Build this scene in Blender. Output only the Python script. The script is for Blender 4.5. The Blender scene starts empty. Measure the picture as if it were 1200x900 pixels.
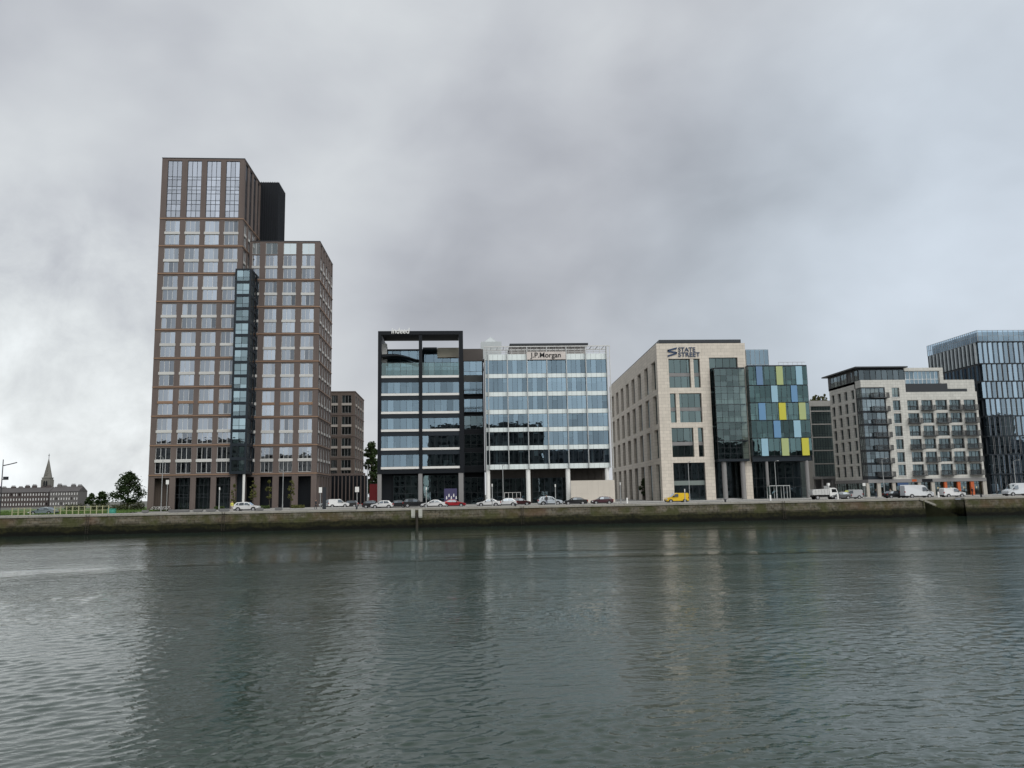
import bpy, bmesh, math, random
import numpy as np
from mathutils import Vector, Matrix
R = math.radians
sin, cos, pi = math.sin, math.cos, math.pi
rnd = random.Random(7)
sc = bpy.context.scene
col = sc.collection

# ------------------------------------------------------------------ camera
GZ = 3.3            # street level above the water (z = 0)
EYE = 5.4
FOC = 930.0         # focal length in pixels of a 1200 px wide frame
PSI, TH, RHO = R(4.0), math.atan(129 / 930.0), 0.0185
FW = Vector((sin(PSI) * cos(TH), cos(PSI) * cos(TH), sin(TH)))
R0 = Vector((cos(PSI), -sin(PSI), 0))
U0 = R0.cross(FW)
RR = R0 * cos(RHO) - U0 * sin(RHO)
UU = U0 * cos(RHO) + R0 * sin(RHO)
CAM = Vector((0, 0, EYE))


def ray(px, py):
    return (FW * FOC + RR * (px - 600) + UU * (450 - py)).normalized()


def on_z(px, py, z):
    d = ray(px, py)
    return CAM + d * ((z - CAM.z) / d.z)


def on_y(px, py, Y):
    d = ray(px, py)
    return CAM + d * (Y / d.y)


def proj(P):
    v = Vector(P) - CAM
    k = FOC / v.dot(FW)
    return 600 + v.dot(RR) * k, 450 - v.dot(UU) * k


def x_at(px, Y, z=GZ):
    """world X of the point at depth Y, height z seen in column px"""
    lo, hi = -900.0, 900.0
    for _ in range(50):
        m = (lo + hi) / 2
        if proj((m, Y, z))[0] < px:
            lo = m
        else:
            hi = m
    return lo


cd = bpy.data.cameras.new('camera')
cd.sensor_width = 36
cd.lens = 36 * FOC / 1200
cd.clip_start = 0.5
cd.clip_end = 6000
cam = bpy.data.objects.new('camera', cd)
col.objects.link(cam)
cam.matrix_world = Matrix(((RR.x, UU.x, -FW.x, CAM.x), (RR.y, UU.y, -FW.y, CAM.y), (RR.z, UU.z, -FW.z, CAM.z), (0, 0, 0, 1)))
sc.camera = cam

# ------------------------------------------------------------------ node helpers


class NT:
    def __init__(s, tree):
        s.t = tree
        s.n = tree.nodes
        s.l = tree.links

    def new(s, typ, ins=None, **kw):
        n = s.n.new(typ)
        for k, v in kw.items():
            setattr(n, k, v)
        for k, v in (ins or {}).items():
            s.put(n.inputs[k], v)
        return n

    def put(s, sock, v):
        if isinstance(v, bpy.types.NodeSocket):
            s.l.new(v, sock)
        else:
            if isinstance(v, (tuple, list)) and len(v) == 3 and sock.type == 'RGBA':
                v = (*v, 1)
            sock.default_value = v

    def math(s, op, a, b=0.0, clamp=False):
        n = s.new('ShaderNodeMath', {0: a, 1: b}, operation=op, use_clamp=clamp)
        return n.outputs[0]

    def mix(s, f, a, b, blend='MIX'):
        n = s.n.new('ShaderNodeMix')
        n.data_type = 'RGBA'
        n.blend_type = blend
        s.put(n.inputs[0], f)
        s.put(n.inputs[6], a)
        s.put(n.inputs[7], b)
        return n.outputs[2]

    def noise(s, vec, scale, detail=4, rough=.55, dist=0.0):
        n = s.new('ShaderNodeTexNoise', {'Vector': vec, 'Scale': scale, 'Detail': detail, 'Roughness': rough, 'Distortion': dist})
        return n.outputs[0]

    def ramp(s, v, a, b, c=0.0, d=1.0):
        n = s.new('ShaderNodeMapRange', {0: v, 1: a, 2: b, 3: c, 4: d})
        n.interpolation_type = 'SMOOTHSTEP'
        return n.outputs[0]


def new_mat(name):
    m = bpy.data.materials.new(name)
    m.use_nodes = True
    m.node_tree.nodes.clear()
    t = NT(m.node_tree)
    out = t.new('ShaderNodeOutputMaterial')
    return m, t, out


def pm(name, c, rough=.7, metal=0.0, var=.18, scale=.6, fine=9.0, spec=.4, bump=0.0, streak=0.0, per_object=0.0, objcol=False, joint=None):
    """principled material with two sizes of uneven tone, optional rain streaks"""
    m, t, out = new_mat(name)
    tc = t.new('ShaderNodeTexCoord')
    v = tc.outputs['Object']
    a = t.noise(v, scale, 4)
    b = t.noise(v, fine, 3)
    k = t.math('ADD', t.math('MULTIPLY', t.math('SUBTRACT', a, .5), 2 * var), t.math('MULTIPLY', t.math('SUBTRACT', b, .5), var))
    if streak:
        mp = t.new('ShaderNodeMapping', {'Vector': v, 'Scale': (1.6, 1.6, .06)})
        k = t.math('ADD', k, t.math('MULTIPLY', t.math('SUBTRACT', t.noise(mp.outputs[0], 1.5, 5), .5), 2 * streak))
    oi = None
    if per_object or objcol:
        oi = t.new('ShaderNodeObjectInfo')
    if per_object:
        k = t.math('ADD', k, t.math('MULTIPLY', t.math('SUBTRACT', oi.outputs['Random'], .5), 2 * per_object))
    if joint:
        sp = t.new('ShaderNodeSeparateXYZ', {0: v})
        uv = t.new('ShaderNodeCombineXYZ', {0: t.math('ADD', sp.outputs[0], sp.outputs[1]), 1: sp.outputs[2], 2: 0.0})
        br = t.new('ShaderNodeTexBrick', {'Vector': uv.outputs[0], 'Color1': (1, 1, 1), 'Color2': (.72, .72, .72), 'Mortar': (.05, .05, .05), 'Scale': 1.0, 'Mortar Size': joint[2], 'Brick Width': joint[0], 'Row Height': joint[1]})
        k = t.math('ADD', k, t.math('MULTIPLY', t.math('SUBTRACT', br.outputs[0], .86), .45))
    k = t.math('ADD', k, 1.0)
    base = oi.outputs['Color'] if objcol else (*c, 1)
    vs = t.new('ShaderNodeVectorMath', {0: base if objcol else c, 'Scale': k}, operation='SCALE')
    p = t.new('ShaderNodeBsdfPrincipled', {'Base Color': vs.outputs[0], 'Roughness': rough, 'Metallic': metal, 'Specular IOR Level': spec})
    if bump:
        bn = t.new('ShaderNodeBump', {'Height': b, 'Strength': .6, 'Distance': bump})
        t.put(p.inputs['Normal'], bn.outputs[0])
    t.put(out.inputs[0], p.outputs[0])
    return m


def glass(name, tint=(.5, .55, .57), refl=(.8, .92, 1.0), base=.16, rough=.015, wav=.006, vary=.10, body=None):
    """coated window glass: clear body plus a mirror coat that grows towards grazing angles"""
    m, t, out = new_mat(name)
    tc = t.new('ShaderNodeTexCoord')
    oi = t.new('ShaderNodeObjectInfo')
    ofs = t.new('ShaderNodeVectorMath', {0: tc.outputs['Object'], 1: oi.outputs['Location']}, operation='ADD')
    nz = t.noise(ofs.outputs[0], .55, 2)
    bn = t.new('ShaderNodeBump', {'Height': nz, 'Strength': 1.0, 'Distance': wav})
    fr = t.new('ShaderNodeFresnel', {'IOR': 1.5, 'Normal': bn.outputs[0]})
    gm = t.new('ShaderNodeNewGeometry')
    isl = t.math('FRACT', t.math('ADD', gm.outputs['Random Per Island'], oi.outputs['Random']))
    mixr = t.math('ADD', t.math('MULTIPLY', oi.outputs['Random'], .55), t.math('MULTIPLY', isl, .45))
    rv = t.math('MULTIPLY', t.math('ADD', mixr, -.5), 3 * vary)
    fac = t.math('ADD', t.math('ADD', fr.outputs[0], base), rv, clamp=True)
    if body:
        tr = t.new('ShaderNodeBsdfDiffuse', {'Color': body})
    else:
        tr = t.new('ShaderNodeBsdfTransparent', {'Color': tint})
    gl = t.new('ShaderNodeBsdfGlossy', {'Color': refl, 'Roughness': rough, 'Normal': bn.outputs[0]})
    mx = t.new('ShaderNodeMixShader', {0: fac, 1: tr.outputs[0], 2: gl.outputs[0]})
    t.put(out.inputs[0], mx.outputs[0])
    return m


# ------------------------------------------------------------------ mesh helpers
class MB:
    def __init__(s):
        s.v, s.f, s.m = [], [], []

    def quad(s, a, b, c, d, m=0):
        i = len(s.v)
        s.v += [tuple(a), tuple(b), tuple(c), tuple(d)]
        s.f.append((i, i + 1, i + 2, i + 3))
        s.m.append(m)

    def poly(s, pts, m=0):
        i = len(s.v)
        s.v += [tuple(p) for p in pts]
        s.f.append(tuple(range(i, i + len(pts))))
        s.m.append(m)

    def box(s, x0, x1, y0, y1, z0, z1, m=0):
        i = len(s.v)
        s.v += [(x, y, z) for z in (z0, z1) for y in (y0, y1) for x in (x0, x1)]
        for f in ((0, 2, 3, 1), (4, 5, 7, 6), (0, 1, 5, 4), (2, 6, 7, 3), (0, 4, 6, 2), (1, 3, 7, 5)):
            s.f.append(tuple(i + k for k in f))
            s.m.append(m)

    def prism(s, pts, a, b, m=0, axis='z'):
        """extrude a 2-D outline: axis z -> (x,y) outline; y -> (x,z) outline; x -> (y,z) outline"""
        def P(p, t):
            return {'z': (p[0], p[1], t), 'y': (p[0], t, p[1]), 'x': (t, p[0], p[1])}[axis]
        n = len(pts)
        i = len(s.v)
        s.v += [P(p, a) for p in pts] + [P(p, b) for p in pts]
        s.f.append(tuple(i + k for k in reversed(range(n))))
        s.f.append(tuple(i + n + k for k in range(n)))
        s.m += [m, m]
        for k in range(n):
            s.f.append((i + k, i + (k + 1) % n, i + n + (k + 1) % n, i + n + k))
            s.m.append(m)

    def tube(s, pts, r, n=8, m=0, caps=True):
        """tube along points; r a number or one per point"""
        pts = [Vector(p) for p in pts]
        rs = r if isinstance(r, (list, tuple)) else [r] * len(pts)
        rings = []
        for k, p in enumerate(pts):
            d = (pts[min(k + 1, len(pts) - 1)] - pts[max(k - 1, 0)]).normalized()
            a = d.cross(Vector((0, 0, 1)) if abs(d.z) < .9 else Vector((1, 0, 0))).normalized()
            b = d.cross(a)
            i = len(s.v)
            s.v += [tuple(p + (a * cos(2 * pi * j / n) + b * sin(2 * pi * j / n)) * rs[k]) for j in range(n)]
            rings.append(i)
        for q in range(len(rings) - 1):
            for j in range(n):
                s.f.append((rings[q] + j, rings[q] + (j + 1) % n, rings[q + 1] + (j + 1) % n, rings[q + 1] + j))
                s.m.append(m)
        if caps:
            s.f.append(tuple(rings[0] + j for j in reversed(range(n))))
            s.f.append(tuple(rings[-1] + j for j in range(n)))
            s.m += [m, m]

    def grid(s, xs, zs, opening, T, depth, m=0, mr=None):
        """a wall of cells; opening(i,j) leaves a hole with reveals; T(x,d,z) maps to local space"""
        mr = m if mr is None else mr
        for i in range(len(xs) - 1):
            for j in range(len(zs) - 1):
                x0, x1, z0, z1 = xs[i], xs[i + 1], zs[j], zs[j + 1]
                if not opening(i, j):
                    s.quad(T(x0, 0, z0), T(x1, 0, z0), T(x1, 0, z1), T(x0, 0, z1), m)
                    continue
                for (ax, az, bx, bz, di, dj) in ((x0, z0, x1, z0, 0, -1), (x1, z0, x1, z1, 1, 0), (x1, z1, x0, z1, 0, 1), (x0, z1, x0, z0, -1, 0)):
                    ii, jj = i + di, j + dj
                    if 0 <= ii < len(xs) - 1 and 0 <= jj < len(zs) - 1 and opening(ii, jj):
                        continue
                    s.quad(T(ax, 0, az), T(ax, depth, az), T(bx, depth, bz), T(bx, 0, bz), mr)

    def mesh(s, name, mats, smooth=False):
        me = bpy.data.meshes.new(name)
        me.from_pydata(s.v, [], s.f)
        for m in mats:
            me.materials.append(m)
        me.polygons.foreach_set('material_index', s.m)
        if smooth:
            me.polygons.foreach_set('use_smooth', [True] * len(s.f))
        me.update()
        return me


def tag(o, label=None, cat=None, group=None, kind=None):
    for k, v in (('label', label), ('category', cat), ('group', group), ('kind', kind)):
        if v:
            o[k] = v
    return o


def empty(name, label, cat, loc, rz=0.0, group=None):
    o = bpy.data.objects.new(name, None)
    col.objects.link(o)
    o.location = loc
    o.rotation_euler.z = rz
    o.empty_display_size = .5
    return tag(o, label, cat, group)


def inst(name, me, parent=None, loc=(0, 0, 0), rz=0.0):
    o = bpy.data.objects.new(name, me)
    col.objects.link(o)
    o.parent = parent
    o.location = loc
    o.rotation_euler.z = rz
    return o


def part(name, mb, mats, parent=None, loc=(0, 0, 0), rz=0.0, smooth=False):
    return inst(name, mb.mesh(name, mats if isinstance(mats, (list, tuple)) else [mats], smooth), parent, loc, rz)


def dup(o, parent=None, loc=None, rz=None, color=None):
    c = o.copy()
    col.objects.link(c)
    c.parent = parent
    if loc is not None:
        c.location = loc
    if rz is not None:
        c.rotation_euler.z = rz
    if color is not None:
        c.color = color
    for ch in list(o.children):
        dup(ch, c, color=color if ch.get('painted') else None)
    return c


class Bld:
    """a building: an Empty at its front left corner, x along the front, y inward, z up from the street"""

    def __init__(s, name, label, cat, px, Y, yaw=0.0, group=None, z=GZ):
        s.o = Vector((x_at(px, Y, z), Y, z))
        s.ax = Vector((cos(yaw), sin(yaw), 0))
        s.ay = Vector((-sin(yaw), cos(yaw), 0))
        s.e = empty(name, label, cat, s.o, yaw, group)

    def xz(s, px, py, y=0.0):
        P0 = s.o + s.ay * y
        d = ray(px, py)
        P = CAM + d * ((P0 - CAM).dot(s.ay) / d.dot(s.ay)) - s.o
        return P.dot(s.ax), P.z

    def x(s, px, py, y=0.0):
        return s.xz(px, py, y)[0]

    def z(s, px, py, y=0.0):
        return s.xz(px, py, y)[1]

    def y(s, px, py, x):
        """depth along the side wall at local x seen in this pixel"""
        P0 = s.o + s.ax * x
        d = ray(px, py)
        P = CAM + d * ((P0 - CAM).dot(s.ax) / d.dot(s.ax)) - s.o
        return P.dot(s.ay)


def front(x, d, z):
    return (x, d, z)


def side_r(W):
    return lambda s, d, z: (W - d, s, z)


def side_l(x0=0.0):
    return lambda s, d, z: (x0 + d, s, z)
# ------------------------------------------------------------------ world: overcast sky
SUN_DIR = Vector((.35, -.62, .78)).normalized()      # towards the sun, behind the camera above the cloud
w = bpy.data.worlds.new("World")
sc.world = w
w.use_nodes = True
w.node_tree.nodes.clear()
t = NT(w.node_tree)
out = t.new('ShaderNodeOutputWorld')
sky = t.new('ShaderNodeTexSky', sky_type='NISHITA', sun_disc=False, sun_elevation=math.asin(SUN_DIR.z), sun_rotation=math.atan2(SUN_DIR.x, SUN_DIR.y))
sky.air_density = 1.5
sky.dust_density = 3.0
tc = t.new('ShaderNodeTexCoord')
D = tc.outputs['Generated']
sep = t.new('ShaderNodeSeparateXYZ', {0: D})
dz = t.math('ADD', t.math('MAXIMUM', sep.outputs[2], 0.0), .16)
pl = t.new('ShaderNodeCombineXYZ', {0: t.math('DIVIDE', sep.outputs[0], dz), 1: t.math('DIVIDE', sep.outputs[1], dz), 2: .35})
mpd = t.new('ShaderNodeMapping', {'Vector': D, 'Rotation': (R(12), R(-24), R(20)), 'Scale': (1.0, 1.0, 1.5)})
big = t.noise(mpd.outputs[0], 2.7, 4, .45, .2)
mid = t.noise(mpd.outputs[0], 6.5, 5, .5, .25)
flat = t.noise(pl.outputs[0], .5, 4, .5, .1)
tex = t.math('ADD', t.math('MULTIPLY', t.math('SUBTRACT', big, .5), .45), t.math('MULTIPLY', t.math('SUBTRACT', mid, .5), .19))
tex = t.math('ADD', tex, t.math('MULTIPLY', t.math('SUBTRACT', flat, .5), .10))
wisp = t.noise(D, 11.0, 6, .6, .3)


def lobe(px, py, deg, amount, inner=0.0):
    """a lighter or darker stretch of cloud in a fixed direction of the sky"""
    d = ray(px, py)
    dot = t.new('ShaderNodeVectorMath', {0: D, 1: tuple(d)}, operation='DOT_PRODUCT').outputs['Value']
    return t.ramp(dot, cos(R(deg)), cos(R(inner)), 0.0, amount)


lum = t.math('ADD', tex, .505)
for a in ((30, 500, 26, .20), (60, 590, 12, .07), (350, 130, 13, .07), (560, 60, 12, .06), (735, 60, 9, .07), (340, 130, 8, .04), (740, 270, 20, -.115), (20, 160, 20, -.08),
          (690, 345, 11, .06), (1150, 400, 22, .05), (480, 300, 18, -.02), (1130, 60, 20, .03)):
    lum = t.math('ADD', lum, lobe(*a))
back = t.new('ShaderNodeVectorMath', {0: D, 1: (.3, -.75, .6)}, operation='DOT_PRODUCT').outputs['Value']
lum = t.math('ADD', lum, t.ramp(back, -.1, .9, 0.0, .42))  # extra brightness added to the unseen sky behind the camera, lights the facades
# crisper, brighter broken cloud low on the left
lowl = lobe(40, 520, 20, 1.0)
lum = t.math('ADD', lum, t.math('MULTIPLY', lowl, t.math('MULTIPLY', t.math('SUBTRACT', wisp, .5), .7)))
lum = t.math('MAXIMUM', lum, .2)
# cloud colour: cool violet grey in the dark parts, whiter in the bright ones
cr = t.ramp(lum, .33, .72)
ccol = t.mix(cr, (.95, .986, 1.08), (.958, 1.0, 1.02))
rb = lobe(1180, 380, 30, 1.0)
ccol = t.mix(rb, ccol, (.90, 1.0, 1.12))
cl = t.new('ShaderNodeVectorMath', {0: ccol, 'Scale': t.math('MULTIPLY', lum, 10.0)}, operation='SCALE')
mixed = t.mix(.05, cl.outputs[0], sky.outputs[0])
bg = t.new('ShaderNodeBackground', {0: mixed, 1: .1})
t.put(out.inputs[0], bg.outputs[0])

sd = bpy.data.lights.new('sun', 'SUN')
sd.energy = 1.4
sd.angle = R(50)
sd.color = (1.0, .97, .92)
so = bpy.data.objects.new('sun', sd)
col.objects.link(so)
so.rotation_euler = SUN_DIR.to_track_quat('Z', 'Y').to_euler()

sc.view_settings.view_transform = 'Standard'
sc.view_settings.look = 'None'
sc.view_settings.exposure = 0.22
sc.view_settings.gamma = 1.0
sc.view_settings.use_curve_mapping = False
sc.cycles.max_bounces = 10
sc.cycles.transparent_max_bounces = 16
sc.cycles.glossy_bounces = 4
sc.cycles.diffuse_bounces = 3
sc.cycles.sample_clamp_indirect = 4
sc.cycles.caustics_reflective = False
sc.cycles.caustics_refractive = False

# ------------------------------------------------------------------ water
QY = 138.5          # the quay edge
m, t, out = new_mat('river_water')
tc = t.new('ShaderNodeTexCoord')
P = tc.outputs['Object']


def waves(scale, stretch, ang, detail, rough=.5, dist=.3):
    mp = t.new('ShaderNodeMapping', {'Vector': P, 'Rotation': (0, 0, R(ang)), 'Scale': (scale / stretch, scale, 1)})
    return t.noise(mp.outputs[0], 1.0, detail, rough, dist)


h1 = waves(.20, 1.8, 12, 3)
h2 = waves(1.5, 2.0, -32, 3)
h3 = waves(4.4, 1.9, 24, 3, .55)
gust = t.ramp(waves(.035, 2.5, 5, 3, .55, 1.0), .36, .62, .35, 1.3)     # cat's-paws: rougher and smoother patches
hh = t.math('ADD', t.math('MULTIPLY', h1, .34), t.math('MULTIPLY', h2, .21))
hh = t.math('ADD', hh, t.math('MULTIPLY', h3, .125))
spw = t.new('ShaderNodeSeparateXYZ', {0: P})
lee = t.math('MULTIPLY', t.ramp(spw.outputs[1], 52.0, 125.0, 1.0, .27), t.ramp(spw.outputs[1], 14.0, 50.0, .45, 1.0))        # calmer water in the lee of the far quay
hh = t.math('MULTIPLY', t.math('MULTIPLY', hh, gust), lee)
bn = t.new('ShaderNodeBump', {'Height': hh, 'Strength': 1.0, 'Distance': .36})
p = t.new('ShaderNodeBsdfPrincipled', {'Base Color': (.023, .040, .029), 'Roughness': .04, 'IOR': 1.45, 'Specular IOR Level': .5, 'Normal': bn.outputs[0]})
t.put(out.inputs[0], p.outputs[0])
MW = m
# the river: a wind-rippled sheet (a sum of short directional waves) that runs out into plain water all round
WX, WY0, WY1 = 54.0, 10.0, 76.0
ys = [WY0]
while ys[-1] < WY1:
    ys.append(ys[-1] + .034 * (ys[-1] / 10.0) ** 1.3)
ys = np.array(ys)
ys *= 1.0
ys[-1] = WY1
xs = np.linspace(-WX, WX, 1700)
gx, gy = np.meshgrid(xs, ys)
dyr = np.gradient(ys)[:, None]
nr = np.random.RandomState(11)
eta = np.zeros_like(gx)
for k in range(90):
    lam = .15 * (.80 / .15) ** nr.rand()
    th = R(-72) + nr.normal(0, .60)                 # travelling mostly towards the viewer, well spread
    kk = 2 * pi / lam
    slope = .0225
    res = np.clip((lam / dyr - 2.2) / 2.0, 0, 1) * min(1, lam / .22)
    ph = kk * (gx * cos(th) + gy * sin(th)) + nr.rand() * 6.28
    eta += slope / kk * np.sin(ph) * res
mod = np.zeros_like(gx)
for k in range(9):                                   # gusts: stronger and weaker ripples
    th = nr.rand() * 6.28
    kk = 2 * pi / (7 + 22 * nr.rand())
    mod += np.sin(kk * (gx * cos(th) + 1.6 * gy * sin(th)) + nr.rand() * 6.28)
eta *= np.clip(.85 + .20 * mod, .3, 1.5)
edge_ = np.clip((WX - np.abs(gx)) / 6, 0, 1) * np.clip((gy - WY0) / .6, 0, 1) * np.clip((WY1 - gy) / 16, 0, 1)
eta *= edge_
nyr, nxr = gx.shape
co = np.stack([gx, gy, eta], -1).reshape(-1, 3)
ext = np.array([(-900, -40, 0), (900, -40, 0), (900, QY + 3.2, 0), (-900, QY + 3.2, 0)], float)
co = np.concatenate([co, ext])
idx = np.arange(nyr * nxr).reshape(nyr, nxr)
qd = np.stack([idx[:-1, :-1], idx[:-1, 1:], idx[1:, 1:], idx[1:, :-1]], -1).reshape(-1, 4)
nv0 = nyr * nxr
c00, c10, c01, c11 = idx[0, 0], idx[0, -1], idx[-1, 0], idx[-1, -1]
qd = np.concatenate([qd, np.array([(nv0, nv0 + 1, c10, c00), (nv0 + 1, nv0 + 2, c11, c10), (nv0 + 2, nv0 + 3, c01, c11), (nv0 + 3, nv0, c00, c01)])])
me = bpy.data.meshes.new('river')
me.vertices.add(len(co))
me.vertices.foreach_set('co', co.reshape(-1))
me.loops.add(qd.size)
me.loops.foreach_set('vertex_index', qd.reshape(-1).astype(np.int32))
me.polygons.add(len(qd))
me.polygons.foreach_set('loop_start', np.arange(0, qd.size, 4, dtype=np.int32))
me.polygons.foreach_set('use_smooth', np.ones(len(qd), bool))
me.update(calc_edges=True)
me.validate()
me.materials.append(MW)
tag(inst('river', me), kind='structure')

# ------------------------------------------------------------------ materials of the ground
M_GROUND = pm('ground_earth', (.10, .10, .085), .95, var=.25, scale=.02, fine=.3)
M_SETTS = pm('granite_setts', (.27, .26, .245), .9, var=.18, scale=.15, fine=2.0)
M_ASPH = pm('asphalt', (.055, .055, .057), .9, var=.2, scale=.08, fine=1.5)
M_PAVE = pm('concrete_paving', (.30, .295, .28), .9, var=.14, scale=.2, fine=1.7)
M_KERB = pm('granite_kerb', (.36, .35, .33), .85)
M_PAINT = pm('road_paint', (.75, .75, .72), .7, var=.12, fine=5)
M_GRASS = pm('grass_blades', (.075, .125, .03), .9, var=.35, scale=.3, fine=3)

b = MB()
b.quad((-4000, QY + 3.0, GZ - .25), (4000, QY + 3.0, GZ - .25), (4000, 5500, GZ - .25), (-4000, 5500, GZ - .25))
tag(part('ground', b, M_GROUND), kind='structure')
b = MB()
NX0, NX1 = x_at(1083, QY, 2.5), x_at(1131, QY, 1.5)       # the steps' recess
b.box(-300, NX0, QY + 1.0, 146.5, GZ - .2, GZ)
b.box(NX1, 300, QY + 1.0, 146.5, GZ - .2, GZ)
b.box(NX0, NX1, QY + 3.4, 146.5, GZ - .2, GZ)
tag(part('quay_path', b, M_SETTS), kind='structure')
b = MB()
b.box(-260, 260, 146.5, 146.8, GZ - .24, GZ + .01)
b.box(-260, 260, 160.0, 160.3, GZ - .24, GZ + .01)
tag(part('kerb', b, M_KERB), kind='structure')
b = MB()
b.quad((-260, 146.8, GZ - .12), (260, 146.8, GZ - .12), (260, 160, GZ - .12), (-260, 160, GZ - .12))
tag(part('road', b, M_ASPH), kind='structure')
b = MB()
for k in range(60):
    x = -170 + k * 6
    b.quad((x, 153.3, GZ - .116), (x + 3, 153.3, GZ - .116), (x + 3, 153.45, GZ - .116), (x, 153.45, GZ - .116))
for k in range(70):       # parking bay ticks
    x = -60 + k * 2.6
    b.quad((x, 146.9, GZ - .116), (x + .1, 146.9, GZ - .116), (x + .1, 149.2, GZ - .116), (x, 149.2, GZ - .116))
tag(part('road_markings', b, M_PAINT), kind='structure')
b = MB()
b.box(-56, 260, 160.3, 330, GZ - .24, GZ)
tag(part('pavement', b, M_PAVE), kind='structure')

# lawn on the left: a sheet plus blades
b = MB()
b.quad((-150, 148, GZ - .03), (-62, 148, GZ - .03), (-62, 300, GZ - .03), (-150, 300, GZ - .03))
rg = random.Random(3)
for k in range(9000):
    x, y = rg.uniform(-118, -62), 148 + 60 * rg.random() ** 1.6
    a, h, wd = rg.uniform(0, pi), rg.uniform(.12, .38), rg.uniform(.05, .16)
    dx, dy = cos(a) * wd, sin(a) * wd
    lx, ly = rg.uniform(-.1, .1), rg.uniform(-.1, .1)
    b.quad((x - dx, y - dy, GZ - .04), (x + dx, y + dy, GZ - .04), (x + dx * .3 + lx, y + dy * .3 + ly, GZ + h), (x - dx * .3 + lx, y - dy * .3 + ly, GZ + h))
tag(part('grass', b, M_GRASS), kind='stuff')

# ------------------------------------------------------------------ quay wall
m, t, out = new_mat('quay_stone')
tc = t.new('ShaderNodeTexCoord')
P = tc.outputs['Object']
sp = t.new('ShaderNodeSeparateXYZ', {0: P})
uv = t.new('ShaderNodeCombineXYZ', {0: sp.outputs[0], 1: sp.outputs[2], 2: 0.0})
br = t.new('ShaderNodeTexBrick', {'Vector': uv.outputs[0], 'Color1': (.150, .125, .090), 'Color2': (.070, .062, .045), 'Mortar': (.015, .014, .011), 'Scale': 1.0,
                                  'Mortar Size': .03, 'Brick Width': 1.3, 'Row Height': .5, 'Bias': -.1})
n1 = t.noise(P, .35, 5, .6)
n2 = t.noise(P, 2.2, 5, .65)
n3 = t.noise(P, .12, 3, .6)
c = t.mix(t.ramp(n2, .35, .7, 0, .65), br.outputs[0], (.20, .19, .16))
c = t.mix(t.ramp(n1, .42, .62, 0, .85), c, (.055, .06, .022))                    # moss
c = t.mix(t.ramp(n3, .5, .7, 0, .5), c, (.13, .075, .05))                        # rusty stretches
edge = t.math('ADD', sp.outputs[2], t.math('MULTIPLY', t.math('SUBTRACT', n1, .5), 1.5))
wet = t.ramp(edge, 1.25, 1.95, 1.0, 0.0)                                          # the tide mark
weed = t.mix(t.ramp(n2, .35, .65), (.009, .010, .005), (.026, .025, .010))
c = t.mix(wet, c, weed)
c = t.mix(t.ramp(edge, .35, .85, 1.0, 0.0), c, (.004, .0045, .003))
bn = t.new('ShaderNodeBump', {'Height': n2, 'Strength': .8, 'Distance': .12})
p = t.new('ShaderNodeBsdfPrincipled', {'Base Color': c, 'Roughness': t.math('SUBTRACT', .92, t.math('MULTIPLY', wet, .3)), 'Normal': bn.outputs[0], 'Specular IOR Level': .12})
t.put(out.inputs[0], p.outputs[0])
M_QUAY = m
M_COPE = pm('coping_granite', (.30, .285, .25), .9, var=.35, scale=.25, fine=2.5)
M_WOOD = pm('wet_timber', (.035, .03, .022), .8, var=.3)
M_RAIL = pm('galvanised_steel', (.42, .43, .43), .45, .7)
M_WHITE = pm('white_paint', (.74, .74, .72), .55, var=.10, streak=.12)

qw = empty('quay_wall', 'long mossy stone quay wall with pale coping above the dark river', 'wall', (0, QY, 0))
b = MB()
rq = random.Random(5)


def wall_run(x0, x1):
    """front of the wall in slightly uneven courses: the upper lift steps back above a mid ledge"""
    n = max(2, int((x1 - x0) / 2.4))
    prev = None
    for k in range(n + 1):
        x = x0 + (x1 - x0) * k / n
        j = [rq.uniform(-.05, .05) for _ in range(4)]
        cur = [(x, -.32 + j[0], -1.5), (x, -.18 + j[1], 1.35 + j[1]), (x, .02 + j[2] * .5, 1.52 + j[2]), (x, .10 + j[3] * .4, 2.98)]
        if prev:
            for q in range(3):
                b.quad(prev[q], cur[q], cur[q + 1], prev[q + 1])
        prev = cur


wall_run(-300, NX0)
wall_run(NX1, 300)
b.quad((NX0, -.3, -1.5), (NX0, 2.6, -1.5), (NX0, 2.6, 2.98), (NX0, .1, 2.98))
b.quad((NX1, 2.6, -1.5), (NX1, -.3, -1.5), (NX1, .1, 2.98), (NX1, 2.6, 2.98))
b.quad((NX0, 2.6, -1.5), (NX1, 2.6, -1.5), (NX1, 2.6, 2.98), (NX0, 2.6, 2.98))
b.box(-300, NX0 - .03, .3, 3.3, -1.5, 2.96)
b.box(NX1 + .03, 300, .3, 3.3, -1.5, 2.96)
b.box(NX0, NX0 - .25, -.2, .3, -1.5, 2.95)
b.box(NX1, NX1 + .25, -.2, .3, -1.5, 2.95)
part('masonry', b, M_QUAY, qw)
b = MB()
for xa, xb in ((-300.0, NX0), (NX1, 300.0)):
    x = xa
    while x < xb - .3:
        L = min(rq.uniform(1.5, 2.3), xb - x)
        b.box(x, x + L - .03, -.04 + rq.uniform(-.03, .03), 1.0, 2.98, 3.3 + rq.uniform(-.02, .03))
        x += L
x = NX0
while x < NX1:
    b.box(x, min(x + 1.8, NX1) - .03, 2.6, 3.4, 2.98, 3.31)
    x += 1.8
part('coping', b, M_COPE, qw)
b = MB()
ns = 15
for k in range(ns):
    x0 = NX0 + (NX1 - NX0) * k / ns
    b.box(x0, x0 + (NX1 - NX0) / ns + .002, .9, 2.59, -1.4, 3.0 - 3.2 * (k + 1) / ns)
part('steps', b, pm('weedy_steps', (.013, .014, .007), .95, var=.5, fine=3, spec=.08), qw)
b = MB()
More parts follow.
